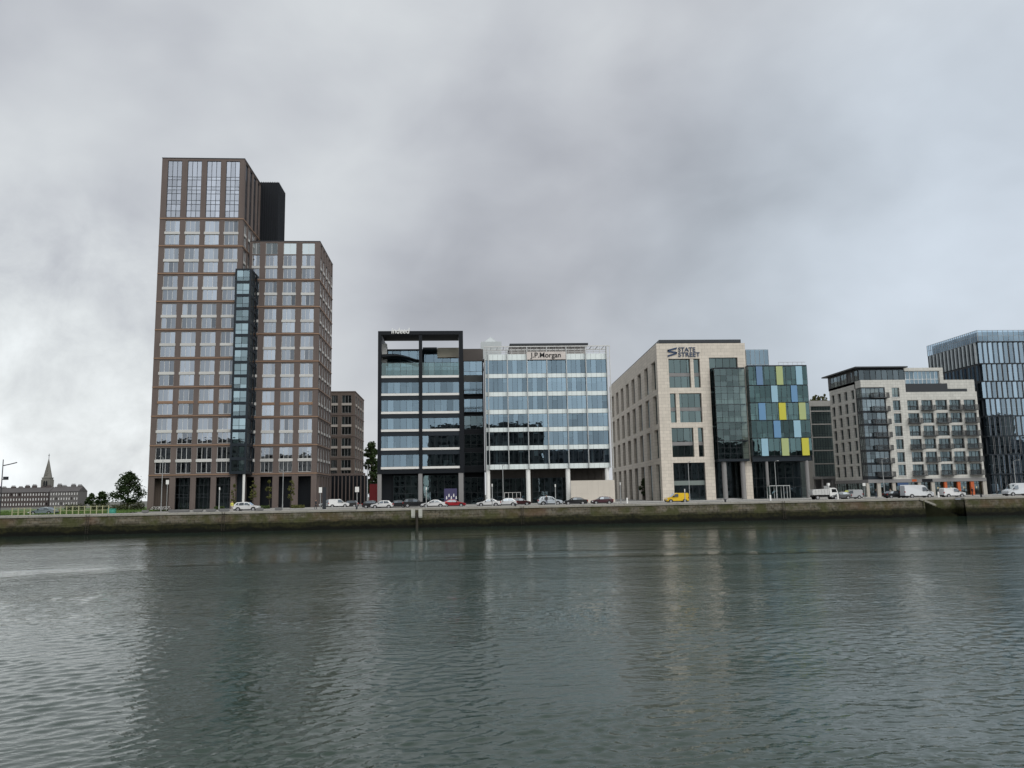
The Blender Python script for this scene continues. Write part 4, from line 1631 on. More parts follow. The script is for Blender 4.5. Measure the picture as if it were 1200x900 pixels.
# penthouses
pz0, pz1 = ztL - .5, AB.z(1030, q_(226), 1.2)
b = MB()
pR = AB.x(u_(486), q_(250), 1.2)
b.box(.3, pR, 1.35, 10, pz0, pz1 - .3, 0)
b.box(.35, 8, 10, LSd + 1, pz0, pz1 - .3, 0)
b.prism([(-1.0, -.1), (pR + .2, -.1), (pR + .2, 10), (8.5, LSd + 1.6), (-1.0, LSd + 1.6)], pz1 - .3, pz1)
part('penthouse', b, M_FRAMED, e)
wm = window_mesh('penthouse_glazing', pR - .3, pz1 - pz0 - .9, 8, (), .1, .05, G_CORNER, M_FRAMED, [(1.0, 2.0, .3, 1.5), (6.5, 9.0, .3, 1.6)], M_CURT)
inst('penthouse_glazing', wm, e, (.3, 1.2, pz0 + .3))
wm = window_mesh('penthouse_glazing', LSd - 2, pz1 - pz0 - .9, 8, (), .1, .05, G_CORNER, M_FRAMED, [(9, 11.0, .3, 1.5)], M_CURT)
inst('penthouse_glazing', wm, e, (.25, LSd - .5, pz0 + .3), -pi / 2)
wx0, wx1 = AB.x(u_(470), q_(260), 1.8), AB.x(u_(655), q_(260), 1.8)
wz0, wz1 = ztR - 1.0, AB.z(1080, q_(229), 1.8)
wzg = AB.z(1080, q_(300), 2)
b = MB()
b.box(wx0, wx1, 1.6, 9, wz1 - .75, wz1)
b.box(wx1 - .9, wx1, 1.65, 9, wz0, wz1 - .75)
b.box(wx0 + .2, wx1 - .9, 3.2, 3.4, wz0, wz1 - .75)
b.box(wx1 + .01, AB.x(u_(798), q_(290), 1.8), 2.2, 9, ztR + .1, AB.z(1120, q_(281), 2.2))
part('white_penthouse', b, M_ASTONE, e)
wm = window_mesh('penthouse_glazing', wx1 - wx0 - 1.1, wz1 - .75 - wzg, 9, ((wz1 - wzg) * .3,), .09, .05, G_BLUE, M_WHITE, [(1, 3, .2, 2), (5, 7.5, .2, 2.4)], M_CURT)
inst('penthouse_glazing', wm, e, (wx0 + .2, 2.0, wzg))
b = MB()
b.box(px1, wx1, .42, .5, ztR - .2, wzg - .1)
b.box(wx1, XR - 2, .42, .5, ztR, ztR + .75)
part('terrace_screen', b, M_FRAMED, e)
# shops along the ground floor
b = MB()
b.box(-.2, XR + .02, -.35, .3, zf[0], zf[1] - .003)
b.box(-.2, .3, .3, LSd, zf[0], zf[1] - .003)
part('fascia', b, M_CONC, e)
M_ORANGE = pm('orange_paint', (.46, .10, .028), .6, var=.06)
for pa, pb, mm in ((322, 334, M_STONE2), (369, 384, M_STONE2), (436, 450, M_STONE2), (549, 562, M_STONE2), (607, 622, M_STONE2), (664, 676, M_ORANGE), (722, 735, M_ORANGE), (780, 795, M_ORANGE), (834, 850, M_STONE2)):
    b = MB()
    b.box(AB.x(u_(pa), q_(757), -.2), AB.x(u_(pb), q_(757), -.2), -.2, .3, 0, zf[0])
    o = part('shop_pillar', b, mm, e)
    if mm is M_ORANGE:
        o['label'] = 'orange shop pillar'
M_LIT = bpy.data.materials.new('warm_lamp')
M_LIT.use_nodes = True
M_LIT.node_tree.nodes['Principled BSDF'].inputs['Emission Color'].default_value = (1, .62, .28, 1)
M_LIT.node_tree.nodes['Principled BSDF'].inputs['Emission Strength'].default_value = 1.6
cols_ = [328, 376, 443, 555, 614, 670, 728, 787, 842]
for a, c in zip(cols_, cols_[1:]):
    xa, xb = AB.x(u_(a), q_(757)), AB.x(u_(c), q_(757))
    wm = window_mesh('shopfront', xb - xa, zf[0], max(2, int((xb - xa) / 1.3)), (2.5,), .08, .1, G_DARK, M_FRAMED)
    inst('shopfront', wm, e, (xa, .5, .03))
    if a >= 614:
        b = MB()
        for k in range(2):
            x = xa + (xb - xa) * (.35 + .35 * k)
            b.tube([(x, 1.6, 1.5), (x, 1.6, 1.9)], .15, 8)
        part('shop_lamp', b, M_LIT, e)
for k in range(3):
    wm = window_mesh('shopfront', LSd / 3 - .6, zf[0], 4, (2.5,), .08, .1, G_DARK, M_FRAMED)
    inst('shopfront', wm, e, (.1, LSd / 3 * (k + 1) - .3, .03), -pi / 2)
b = MB()
b.box(AB.x(u_(452), q_(735)), AB.x(u_(500), q_(735)), -.40, -.36, zf[0] - .75, zf[0] - .05)
part('shop_sign', b, pm('blue_sign', (.03, .07, .16), .5), e)
b = MB()
b.box(AB.x(u_(560), q_(722)), AB.x(u_(606), q_(722)), -.40, -.355, zf[0] + .05, zf[1] - .08)
part('shop_sign', b, M_BLACK, e)
b = MB()
b.box(AB.x(u_(516), q_(721)), AB.x(u_(536), q_(721)), -.40, -.355, zf[0] + .15, zf[1] - .12)
part('shop_sign', b, M_ORANGE, e)

# ------------------------------------------------------------------ tall blue glass building on the right edge
BB = Bld('blue_glass_building', 'tall blue glass building with staggered pleated panes at the right edge', 'office building', 1164, 180)
e = BB.e
X0 = 0.0
XE = 42.0
zt = BB.z(1160, 386.8)
zc = BB.z(1160, 400.5)
rowsy = [400.5, 426, 446.7, 466.7, 487.5, 511, 532.5, 555.5]
rzz = [BB.z(1175, y) for y in rowsy]
DL = BB.y(1086, 408, 0)
b = MB()
b.box(X0 + .5, XE, .7, DL, 0, zc - .01)
b.box(X0 + .05, XE, .9, DL, zc, zc + .1)
b.box(X0 + .06, X0 + .5, .8, DL, 0, zc - .02)
part('body', b, M_NAVY, e)
b = MB()
for z in rzz:
    b.box(X0 - .05, XE, -.1, .7, z - .14, z + .14)
part('floor_band', b, M_NAVY, e)
b = MB()
b.box(1.5, XE, 1.6, DL - .2, zc + .1, zt - .12)
part('crown_core', b, pm('blue_grey_core', (.20, .27, .33), .6), e)
G_CROWN = glass('crown_glass', (.52, .62, .70), (.60, .78, .94), .18)
G_PLEAT = glass('pleat_glass', (.22, .30, .38), (.60, .78, .94), .42, vary=.16)
G_PLEATD = glass('pleat_dark_glass', (.12, .17, .22), (.38, .55, .70), .10)
wm = window_mesh('crown_glazing', XE, zt - zc, 32, ((zt - zc) * .5,), .06, .05, G_CROWN, M_FRAME)
inst('crown_glazing', wm, e, (0, 0, zc))
wm = window_mesh('crown_glazing', DL, zt - zc, 26, ((zt - zc) * .5,), .06, .05, G_CROWN, M_FRAME)
inst('crown_glazing', wm, e, (0, DL, zc), -pi / 2)
pw = 1.3


def pleat(h):
    """folded bay: a broad pane turned towards the river bend and a narrow dark return"""
    b = MB()
    b.quad((0, .30, 0), (.62, -.05, 0), (.62, -.05, h), (0, .30, h), 0)
    b.quad((.62, -.05, 0), (.90, .42, 0), (.90, .42, h), (.62, -.05, h), 1)
    b.quad((.90, .42, 0), (1.06, .12, 0), (1.06, .12, h), (.90, .42, h), 0)
    b.quad((1.06, .12, 0), (pw, .40, 0), (pw, .40, h), (1.06, .12, h), 1)
    b.box(.595, .645, -.08, -.03, 0, h, 2)
    b.box(1.04, 1.08, .07, .12, 0, h, 2)
    b.box(0, pw, .46, .52, h * .48, h * .52, 2)
    return b.mesh('window', [G_PLEAT, G_PLEATD, M_FRAME])


lev = [rzz[-1]] + rzz[::-1][1:]
lev = rzz[::-1]           # bottom to top
nvis = 12
for k in range(len(lev) - 1):
    me = pleat(lev[k + 1] - lev[k] - .28)
    for q in range(nvis):
        inst('window', me, e, (.1 + q * pw + (.55 if k % 2 else 0), 0, lev[k] + .14))
me = pleat(lev[0] - .3)
for q in range(nvis):
    inst('ground_window', me, e, (.3 + q * pw, .3, .05))
fm = MB()
fh_ = zc - rzz[1] - .3
fm.box(-.45, 0, 0, .5, 0, fh_)
fm = fm.mesh('flank_fin', [pm('pale_fin', (.36, .40, .42), .4, .3)])
nfn = 13
for q in range(nfn):
    inst('flank_fin', fm, e, (.1, .8 + q * (DL - 1) / nfn, rzz[1] + .15))
gp = MB()
b = MB()
for k in range(len(lev) - 2):
    for q in range(nfn):
        y = .8 + q * (DL - 1) / nfn
        b.box(-.02, .05, y + .2, y + .9, lev[k] + .3, lev[k + 1] - .3)
part('flank_glazing', b, G_PLEATD, e)
# ------------------------------------------------------------------ trees
M_BARK = pm('bark', (.075, .06, .045), .95, var=.25, fine=8)


def leaf_mat(name, c):
    m, t, out = new_mat(name)
    g = t.new('ShaderNodeNewGeometry')
    v = t.math('ADD', t.math('MULTIPLY', g.outputs['Random Per Island'], .9), .55)
    c2 = t.new('ShaderNodeVectorMath', {0: c, 'Scale': v}, operation='SCALE')
    d = t.new('ShaderNodeBsdfDiffuse', {'Color': c2.outputs[0]})
    tr = t.new('ShaderNodeBsdfTranslucent', {'Color': c2.outputs[0]})
    gl = t.new('ShaderNodeBsdfGlossy', {'Color': (.5, .5, .5, 1), 'Roughness': .5})
    m1 = t.new('ShaderNodeMixShader', {0: .25, 1: d.outputs[0], 2: tr.outputs[0]})
    m2 = t.new('ShaderNodeMixShader', {0: .04, 1: m1.outputs[0], 2: gl.outputs[0]})
    t.put(out.inputs[0], m2.outputs[0])
    return m


L_DARK = leaf_mat('dark_leaf', (.035, .060, .018))
L_MID = leaf_mat('mid_leaf', (.060, .090, .025))
L_OLIVE = leaf_mat('olive_leaf', (.110, .115, .035))
L_HEDGE = leaf_mat('hedge_leaf', (.075, .085, .035))


def tree(name, label, loc, h, wid, seed, clumps=34, leaves=70, leaf=.30, lm=L_DARK, group=None, base=.3, trunk=.03, cat='tree'):
    r = random.Random(seed)
    o = empty(name, label, cat, loc, r.uniform(0, 6), group)
    tb = MB()
    tr = h * trunk
    top = h * .72
    lean = (r.uniform(-.03, .03) * h, r.uniform(-.03, .03) * h)
    sp = [(0, 0, -.1), (lean[0] * .3, lean[1] * .3, h * .25), (lean[0] * .7, lean[1] * .7, h * .5), (lean[0], lean[1], top)]
    tb.tube(sp, [tr * 1.25, tr, tr * .7, tr * .25], 8)
    cen = []
    for k in range(clumps):
        a = r.uniform(0, 2 * pi)
        q = r.random()
        z = base + (1 - base) * (.06 + .9 * q)
        prof = (sin(pi * min(1, (q * .9 + .12))) ** .6) * (1 - .25 * q)
        rad = wid * .5 * prof * math.sqrt(r.uniform(.12, 1.0)) * r.uniform(.75, 1.1)
        cen.append(Vector((rad * cos(a) + lean[0] * z, rad * sin(a) + lean[1] * z, h * z * r.uniform(.96, 1.02))))
    for k in range(0, clumps, 3):
        c = cen[k]
        z0 = max(h * .18, min(c.z - h * .18, top * .95))
        tb.tube([(lean[0] * z0 / h, lean[1] * z0 / h, z0), (c * .55) + Vector((0, 0, z0 * .45 + .02 * h)), c], [tr * .4, tr * .25, tr * .08], 5, caps=False)
    part('trunk', tb, M_BARK, o, smooth=True)
    cb = MB()
    for c in cen:
        cr = wid * r.uniform(.07, .17)
        for _ in range(leaves):
            d = Vector((r.gauss(0, 1), r.gauss(0, 1), r.gauss(0, .75)))
            p_ = c + d.normalized() * cr * r.random() ** .45
            u = Vector((r.gauss(0, 1), r.gauss(0, 1), r.gauss(0, .6))).normalized()
            v_ = u.cross(Vector((r.gauss(0, 1), r.gauss(0, 1), r.gauss(0, 1)))).normalized()
            s_ = leaf * r.uniform(.6, 1.25)
            cb.quad(p_ - u * s_, p_ - v_ * s_ * .55, p_ + u * s_, p_ + v_ * s_ * .55)
    part('crown', cb, lm, o)
    return o


def tree_px(name, label, px, pytop, Y, wpx, seed, z0=GZ, **kw):
    X = x_at(px, Y, z0)
    h = on_y(px, pytop, Y).z - z0
    wd = wpx * Y / FOC
    return tree(name, label, (X, Y, z0), h, wd, seed, **kw)


tree_px('broad_tree', 'big round dark green tree standing left of the tall brick tower', 149, 554.5, 215, 42, 1, clumps=75, leaves=62, leaf=.27, base=.14)
tree_px('broad_tree', 'lower dark tree just left of the big round tree', 119, 576.5, 250, 18, 2, clumps=30, leaves=60, leaf=.30, base=.15)
tree_px('broad_tree', 'small dark tree near the end of the distant terrace', 106, 578.5, 262, 14, 3, clumps=26, leaves=60, leaf=.30, base=.15)
tree_px('broad_tree', 'tall dark tree glimpsed between the brick block and black framed office', 435, 517, 262, 26, 4, clumps=60, leaves=90, leaf=.42, base=.12)
for k, (px, py) in enumerate(((273, 566), (296, 563), (316, 562), (340, 561))):
    lb = ['slender yellow green tree beside the glass bay base of the brick tower', 'slender young tree by the left end of the brick colonnade', 'slender young tree in the middle of the brick colonnade', 'slender young tree by the right end of the brick colonnade'][k]
    tree_px('young_tree', lb, px, py, 172, 10 if k else 8, 20 + k, clumps=22, leaves=34, leaf=.16, lm=L_OLIVE, base=.22, trunk=.012, group='young trees in front of the brick tower')
tree_px('young_tree', 'dark young tree beside the left flank of the limestone office', 756, 560, 200, 15, 31, clumps=34, leaves=60, leaf=.2, lm=L_DARK, base=.15)
# roof plants on the set back block
for k, px in enumerate((953.5, 957.5, 962, 966.5)):
    zr = on_y(px, 469.6, 206.5).z - .3
    p_ = on_y(px, 469, 206.5)
    tree('roof_shrub', ['leftmost small shrub on the roof of the set back grey block', 'second shrub from left on the set back grey roof', 'third shrub from left on the set back grey roof', 'rightmost shrub on the set back grey roof'][k],
         (p_.x, 206.5, zr), 1.5 + .5 * (k % 2), 2.2, 40 + k, clumps=16, leaves=40, leaf=.17, lm=L_OLIVE, base=.05, cat='shrub', group='shrubs on the grey roof')
# low planting
for k, (px, py, Y, wp, lb, lm) in enumerate(((160, 589, 196, 16, 'pale untidy hedge between the big tree and the brick tower', L_HEDGE), (140, 591, 190, 18, 'low hedge below the big round tree', L_HEDGE),
                                             (118, 590, 200, 20, 'low hedge behind the green utility cabinet', L_HEDGE), (349, 592, 171, 14, 'low planting at the foot of the right brick pier', L_OLIVE), (309, 593, 171, 12, 'low planting at the foot of the middle brick pier', L_MID),
                                             (88, 590, 205, 22, 'low hedge in front of the distant terrace end', L_HEDGE), (257, 594, 171, 10, 'low planting left of the glass bay base', L_MID))):
    X = x_at(px, Y)
    h = max(.7, on_y(px, py, Y).z - GZ)
    r = random.Random(60 + k)
    wd = wp * Y / FOC
    cb = MB()
    for _ in range(700):
        p_ = Vector((r.uniform(-.5, .5) * wd, r.uniform(-.6, .6), h * r.random() ** .7 * (.75 + .25 * sin(k + 9 * r.random()))))
        u = Vector((r.gauss(0, 1), r.gauss(0, 1), r.gauss(0, 1))).normalized()
        v_ = u.cross(Vector((r.gauss(0, 1), r.gauss(0, 1), r.gauss(0, 1)))).normalized()
        s_ = .16 * r.uniform(.6, 1.3)
        cb.quad(p_ - u * s_, p_ - v_ * s_ * .6, p_ + u * s_, p_ + v_ * s_ * .6)
    tag(part('hedge', cb, lm, None, (X, Y, GZ)), lb, 'hedge')

# ------------------------------------------------------------------ distant terrace and church on the left
M_RED = pm('weathered_red_brick', (.07, .058, .056), .95, var=.2, scale=.1)
M_REND = pm('grey_render', (.115, .11, .108), .9, var=.15, scale=.1)
M_SLATE = pm('slate_roof', (.075, .070, .070), .8, var=.2, scale=.3)


def terrace(label, pa, pb, Y, ptop, pridge, n, mat, chim, seed):
    r = random.Random(seed)
    B = Bld('terrace', label, 'terrace', pa, Y)
    e = B.e
    W = B.x(pb, ptop)
    zt, zr = B.z((pa + pb) / 2, ptop), B.z((pa + pb) / 2, pridge)
    b = MB()
    st = W / n
    wd = st * .42
    xs = [0]
    for k in range(n):
        xs += [k * st + st * .29, k * st + st * .29 + wd]
    xs += [W]
    fl = zt / 3.05
    zs = [0]
    for k in range(3):
        zs += [k * fl + fl * .34, k * fl + fl * .86]
    zs += [zt]
    b.grid(xs, zs, lambda i, j: i % 2 == 1 and j % 2 == 1, front, .2)
    b.quad((0, 0, 0), (0, 10, 0), (0, 10, zt), (0, 0, zt))
    b.quad((W, 0, 0), (W, 10, 0), (W, 10, zt), (W, 0, zt))
    b.quad((0, 10, 0), (W, 10, 0), (W, 10, zt), (0, 10, zt))
    b.quad((.1, .8, 0), (W - .1, .8, 0), (W - .1, .8, zt), (.1, .8, zt))
    part('wall', b, mat, e)
    b = MB()
    b.prism([(-.3, zt), (5, zr), (10.3, zt)], -.1, W + .1, axis='x')
    ro = part('roof', b, M_SLATE, e)
    for k in range(chim):
        x = W * (k + .5) / chim + r.uniform(-.6, .6)
        c = MB()
        hz = zr + r.uniform(.2, 1.1)
        c.box(x - 1.1, x + 1.1, 4.5, 5.6, zr - 1.2, hz)
        for q in range(4):
            c.tube([(x - .8 + q * .5, 5.05, hz), (x - .8 + q * .5, 5.05, hz + .6)], .16, 6)
        part('chimney', c, mat, ro)
    wm = window_mesh('window', wd, fl * .52, 2, (fl * .26,), .14, .08, G_TOWER, M_WHITE, [(.05, wd - .05, 0, fl * .25)], M_CURT, .1)
    wm2 = window_mesh('window', wd, fl * .52, 2, (fl * .26,), .14, .08, G_DARK, M_WHITE)
    for j in range(3):
        for k in range(n):
            if r.random() < .93:
                inst('window', wm if r.random() < .62 else wm2, e, (xs[1 + 2 * k], .1, zs[1 + 2 * j]))
    return B


terrace('long distant three storey brick terrace with chimneys, left of the spire', -42, 57, 440, 577.5, 571.5, 30, M_RED, 11, 1)
terrace('distant grey rendered terrace end with chimneys, right of the spire', 57.5, 92, 432, 576, 570.0, 11, M_REND, 4, 2)
CH = Bld('church', 'distant grey stone church tower with a tall pointed spire above the terrace', 'church', 47.2, 560)
e = CH.e
cw = CH.x(57.9, 565)
z1, z2 = CH.z(53, 559.5), CH.z(53, 536.0)
b = MB()
b.box(0, cw, 0, cw, 0, z1)
for sx_ in (0, cw):
    for sy_ in (0, cw):
        b.prism([(sx_ - .35, sy_ - .35), (sx_ + .35, sy_ - .35), (sx_ + .35, sy_ + .35), (sx_ - .35, sy_ + .35)], 0, z1 - 1.5)
b.box(-.2, cw + .2, -.2, cw + .2, z1 - .5, z1 - .05)
M_CHURCH = pm('church_stone', (.16, .155, .14), .95, var=.15, scale=.2)
part('tower', b, M_CHURCH, e)
b = MB()
for k in range(2):
    b.prism([(cw * .25 + k * cw * .3, z1 - 7), (cw * .45 + k * cw * .3, z1 - 7), (cw * .45 + k * cw * .3, z1 - 3), (cw * .35 + k * cw * .3, z1 - 2), (cw * .25 + k * cw * .3, z1 - 3)], -.35, -.31, axis='y')
part('belfry_opening', b, M_BLACK, e)
b = MB()
c_ = cw / 2
ring = [(c_ + cw * .54 * cos(pi / 8 + k * pi / 4), c_ + cw * .54 * sin(pi / 8 + k * pi / 4)) for k in range(8)]
for k in range(8):
    a, d = ring[k], ring[(k + 1) % 8]
    b.poly([(*a, z1), (*d, z1), (c_, c_, z2)])
for q in range(3):        # little dormers (lucarnes)
    zz = z1 + (z2 - z1) * (.12 + .18 * q)
    w_ = .8 - .2 * q
    yy = c_ - cw * .46 * (1 - (.12 + .18 * q)) - .15
    b.prism([(c_ - w_, zz), (c_ + w_, zz), (c_ + w_, zz + 1.5), (c_, zz + 2.7), (c_ - w_, zz + 1.5)], yy - .3, yy + 1.2, axis='y')
part('spire', b, M_CHURCH, e)
b = MB()
b.box(c_ - .12, c_ + .12, c_ - .12, c_ + .12, z2 - .6, z2 + 2.6)
b.box(c_ - .5, c_ + .5, c_ - .08, c_ + .08, z2 + 1.3, z2 + 1.6)
part('cross', b, M_FRAMED, e)

# ------------------------------------------------------------------ vehicles
M_TYRE = pm('tyre_rubber', (.018, .018, .018), .9, var=.1)
M_RIM = pm('alloy', (.42, .42, .43), .4, .6, var=.05)
M_CARGLASS = glass('car_glass', (.3, .3, .3), (.8, .9, 1), .08, wav=0, body=(.012, .014, .016, 1))
M_HEAD = pm('headlamp', (.55, .56, .58), .15, .1, spec=.8, var=0.02)
M_TAIL = pm('tail_lamp', (.30, .015, .012), .25, var=0.02)
M_PLAST = pm('black_trim', (.02, .02, .021), .7, var=.05)


def paint_mat():
    m, t, out = new_mat('car_paint')
    oi = t.new('ShaderNodeObjectInfo')
    p = t.new('ShaderNodeBsdfPrincipled', {'Base Color': oi.outputs['Color'], 'Roughness': .28, 'Coat Weight': .6, 'Coat Roughness': .05})
    t.put(out.inputs[0], p.outputs[0])
    return m


M_PAINTED = paint_mat()
KIND = {
    # length, width, body outline (x, z) from the nose over the roof to the tail, belt height, side glass outlines, wheel x, wheel radius, screens
    'hatch': dict(L=4.1, W=1.75, out=[(0, .32), (0, .62), (.12, .74), (.85, .92), (1.02, .95), (1.75, 1.40), (2.3, 1.48), (3.3, 1.42), (3.85, .98), (4.08, .88), (4.1, .35)], belt=.93,
                  side=[[(1.22, .97), (1.82, 1.35), (2.28, 1.39), (2.28, .97)], [(2.36, .97), (2.36, 1.39), (3.12, 1.34), (3.42, 1.0)]], scr=[((1.06, .97), (1.72, 1.38)), ((3.83, 1.0), (3.36, 1.39))], wx=(.78, 3.30), wr=.32),
    'saloon': dict(L=4.6, W=1.8, out=[(0, .32), (0, .6), (.15, .72), (1.1, .90), (1.25, .93), (2.0, 1.36), (2.5, 1.43), (3.2, 1.38), (3.95, 1.0), (4.5, .95), (4.6, .8), (4.6, .35)], belt=.91,
                   side=[[(1.5, .95), (2.08, 1.31), (2.52, 1.35), (2.52, .95)], [(2.6, .95), (2.6, 1.35), (3.12, 1.30), (3.6, 1.0)]], scr=[((1.29, .95), (1.98, 1.34)), ((3.9, 1.02), (3.26, 1.36))], wx=(.88, 3.62), wr=.33),
    'suv': dict(L=4.55, W=1.88, out=[(0, .38), (0, .78), (.14, .92), (1.05, 1.06), (1.2, 1.08), (1.85, 1.58), (2.4, 1.68), (3.9, 1.62), (4.42, 1.12), (4.52, 1.0), (4.55, .42)], belt=1.06,
                side=[[(1.42, 1.10), (1.95, 1.54), (2.5, 1.58), (2.5, 1.10)], [(2.58, 1.10), (2.58, 1.58), (3.4, 1.55), (3.5, 1.10)], [(3.58, 1.12), (3.52, 1.54), (3.84, 1.52), (4.12, 1.16)]], scr=[((1.24, 1.1), (1.83, 1.56)), ((4.40, 1.14), (3.96, 1.58))], wx=(.88, 3.62), wr=.37),
    'small_van': dict(L=4.4, W=1.82, out=[(0, .36), (0, .74), (.15, .90), (.85, 1.08), (1.0, 1.12), (1.75, 1.74), (2.1, 1.84), (4.2, 1.82), (4.36, 1.7), (4.4, .40)], belt=1.08,
                      side=[[(1.2, 1.14), (1.82, 1.66), (2.35, 1.70), (2.35, 1.14)]], scr=[((1.04, 1.14), (1.74, 1.72))], wx=(.85, 3.55), wr=.33),
    'large_van': dict(L=5.9, W=2.0, out=[(0, .42), (0, .95), (.15, 1.12), (.75, 1.32), (.9, 1.38), (1.65, 2.30), (2.1, 2.52), (5.75, 2.56), (5.88, 2.4), (5.9, .5)], belt=1.35,
                      side=[[(1.1, 1.42), (1.66, 2.08), (2.25, 2.12), (2.25, 1.42)]], scr=[((.95, 1.42), (1.62, 2.24))], wx=(1.0, 4.55), wr=.37),
}
PROTO = {}


def build_car(kind):
    K = KIND[kind]
    L, Wd, belt = K['L'], K['W'], K['belt']
    H = max(p[1] for p in K['out'])

    def hw(x, z):
        w_ = Wd / 2 * (1 - .10 * max(0, 1 - x / .5) ** 2 - .06 * max(0, 1 - (L - x) / .4) ** 2)
        tap = .10 if 'van' in kind else .22
        if z > belt * .96:
            w_ *= 1 - tap * (z - belt * .96) / (H - belt * .96)
        elif z < .5:
            w_ *= .965
        return w_
    root = bpy.data.objects.new('parked_car', None)
    col.objects.link(root)
    mid = L / 2
    bm = bmesh.new()
    rings = []
    o_ = K['out']
    for sgn in (-1, 1):
        rings.append([bm.verts.new((p[0] - mid, sgn * hw(*p), p[1])) for p in o_])
    # extra inner ring so the roof and bonnet are cambered
    top = [bm.verts.new((p[0] - mid, 0, p[1] + (.035 if p[1] > .6 else 0))) for p in o_]
    n = len(o_)
    bm.faces.new(rings[0])
    bm.faces.new(list(reversed(rings[1])))
    for k in range(n):
        a, d = k, (k + 1) % n
        bm.faces.new((rings[0][a], top[a], top[d], rings[0][d]))
        bm.faces.new((top[a], rings[1][a], rings[1][d], top[d]))
    bmesh.ops.triangulate(bm, faces=[f for f in bm.faces if len(f.verts) > 4])
    bmesh.ops.recalc_face_normals(bm, faces=bm.faces)
    me = bpy.data.meshes.new('body')
    bm.to_mesh(me)
    bm.free()
    me.materials.append(M_PAINTED)
    b_ = inst('body', me, root)
    b_['painted'] = 1
    b = MB()
    b.box(-mid + .12, mid - .12, -Wd / 2 * .93, Wd / 2 * .93, .2, .36)
    b.box(-mid - .02, -mid + .2, -Wd / 2 * .8, Wd / 2 * .8, .34, .5)
    b.box(mid - .2, mid + .02, -Wd / 2 * .85, Wd / 2 * .85, .36, .5)
    part('bumper', b, M_PLAST, root)
    for s_ in (-1, 1):
        for g in K['side']:
            b = MB()
            b.poly([(p[0] - mid, s_ * (hw(*p) + .014), p[1]) for p in g])
            part('window', b, M_CARGLASS, root)
    for (pa, pb) in K['scr']:
        b = MB()
        dx = -.03 if pa[0] < mid else .03
        wa, wb = hw(*pa) * .93, hw(*pb) * .90
        b.quad((pa[0] - mid + dx, -wa, pa[1] + .03), (pa[0] - mid + dx, wa, pa[1] + .03), (pb[0] - mid + dx, wb, pb[1] + .03), (pb[0] - mid + dx, -wb, pb[1] + .03))
        part('windscreen' if dx < 0 else 'rear_window', b, M_CARGLASS, root)
    for x in K['wx']:
        for s_ in (-1, 1):
            b = MB()
            r_ = K['wr']
            b.tube([(0, -.11, 0), (0, .11, 0)], r_, 18)
            w_ = part('wheel', b, M_TYRE, root, (x - mid, s_ * (Wd / 2 - .10), r_))
            b = MB()
            b.tube([(0, s_ * .10, 0), (0, s_ * .125, 0)], r_ * .64, 12)
            part('rim', b, M_RIM, w_)
        for s_ in (-1, 1):
            b = MB()       # dark wheel arch
            ar = [(x - mid + cos(pi * k / 10) * (r_ + .09), r_ + sin(pi * k / 10) * (r_ + .07)) for k in range(11)] + [(x - mid - r_ - .09, .22), (x - mid + r_ + .09, .22)]
            b.poly([(p[0], s_ * (Wd / 2 + .004), p[1]) for p in ar])
            part('wheel_arch', b, M_PLAST, root)
    zl = [p[1] for p in o_ if p[0] < .2]
    for s_ in (-1, 1):
        b = MB()
        b.box(-mid - .02, -mid + .22, s_ * Wd / 2 * .86 - .2, s_ * Wd / 2 * .86 + .02, max(zl) - .26, max(zl) - .08)
        part('headlight', b, M_HEAD, root)
        b = MB()
        b.box(mid - .12, mid + .02, s_ * Wd / 2 * .88 - .12, s_ * Wd / 2 * .88 + .06, belt - .25, belt + .02)
        part('tail_light', b, M_TAIL, root)
    b = MB()
    for s_ in (-1, 1):
        b.box(K['side'][0][0][0] - mid + .1, K['side'][0][0][0] - mid + .28, s_ * (Wd / 2 + .02) - .1, s_ * (Wd / 2 + .02) + .1, belt + .02, belt + .2)
    part('door_mirror', b, M_PLAST, root)
    return root


def car(kind, px, Y, facing, color, label, cat='car', name=None, group='vehicles parked along the quay', z=GZ - .12, turn=0.0):
    if kind not in PROTO:
        PROTO[kind] = build_car(kind)
        o = PROTO[kind]
    else:
        o = dup(PROTO[kind])
    for ch in o.children:
        if ch.get('painted'):
            ch.color = (*color, 1)
    o.name = name or ('parked_van' if 'van' in kind else 'parked_car')
    o.location = (x_at(px, Y, z), Y, z)
    o.rotation_euler.z = (pi if facing > 0 else 0.0) + turn
    tag(o, label, cat, group)
    return o


WHT, SIL, BLK, GRY = (.72, .72, .72), (.36, .38, .40), (.016, .017, .019), (.12, .125, .13)
Yp = 150.4
car('suv', 289, 150.0, 1, WHT, 'white off-road car parked below the corner bay of the brick tower', z=GZ - .12)
car('hatch', 448, Yp, -1, WHT, 'white hatchback at the left foot of the black framed office')
car('hatch', 437, 158, 1, BLK, 'black car half hidden left of the white hatchback')
car('saloon', 465, 158, -1, BLK, 'black car half hidden right of the white hatchback')
car('suv', 486, 157.5, 1, BLK, 'black car under the middle column of the black framed office')
car('saloon', 508, Yp, -1, WHT, 'white saloon beside the red car')
car('saloon', 531.5, Yp + .8, 1, (.33, .012, .020), 'bright red car under the right column of the black framed office')
car('saloon', 572.5, Yp, -1, WHT, 'white saloon at the first white column from the left')
car('hatch', 593, Yp + .3, -1, (.66, .67, .68), 'white hatchback in front of the glass lobby doors')
car('hatch', 609.5, Yp + 4, 1, (.045, .012, .014), 'dark maroon hatchback at the second white column')
car('suv', 644.5, Yp, 1, (.56, .61, .66), 'pale blue white car in front of the white banded office')
car('saloon', 674, Yp - .3, -1, BLK, 'black saloon in front of the pale stone wall')
car('hatch', 705.5, Yp - .2, -1, (.075, .03, .04), 'dark plum hatchback at the right end of the pale stone wall')
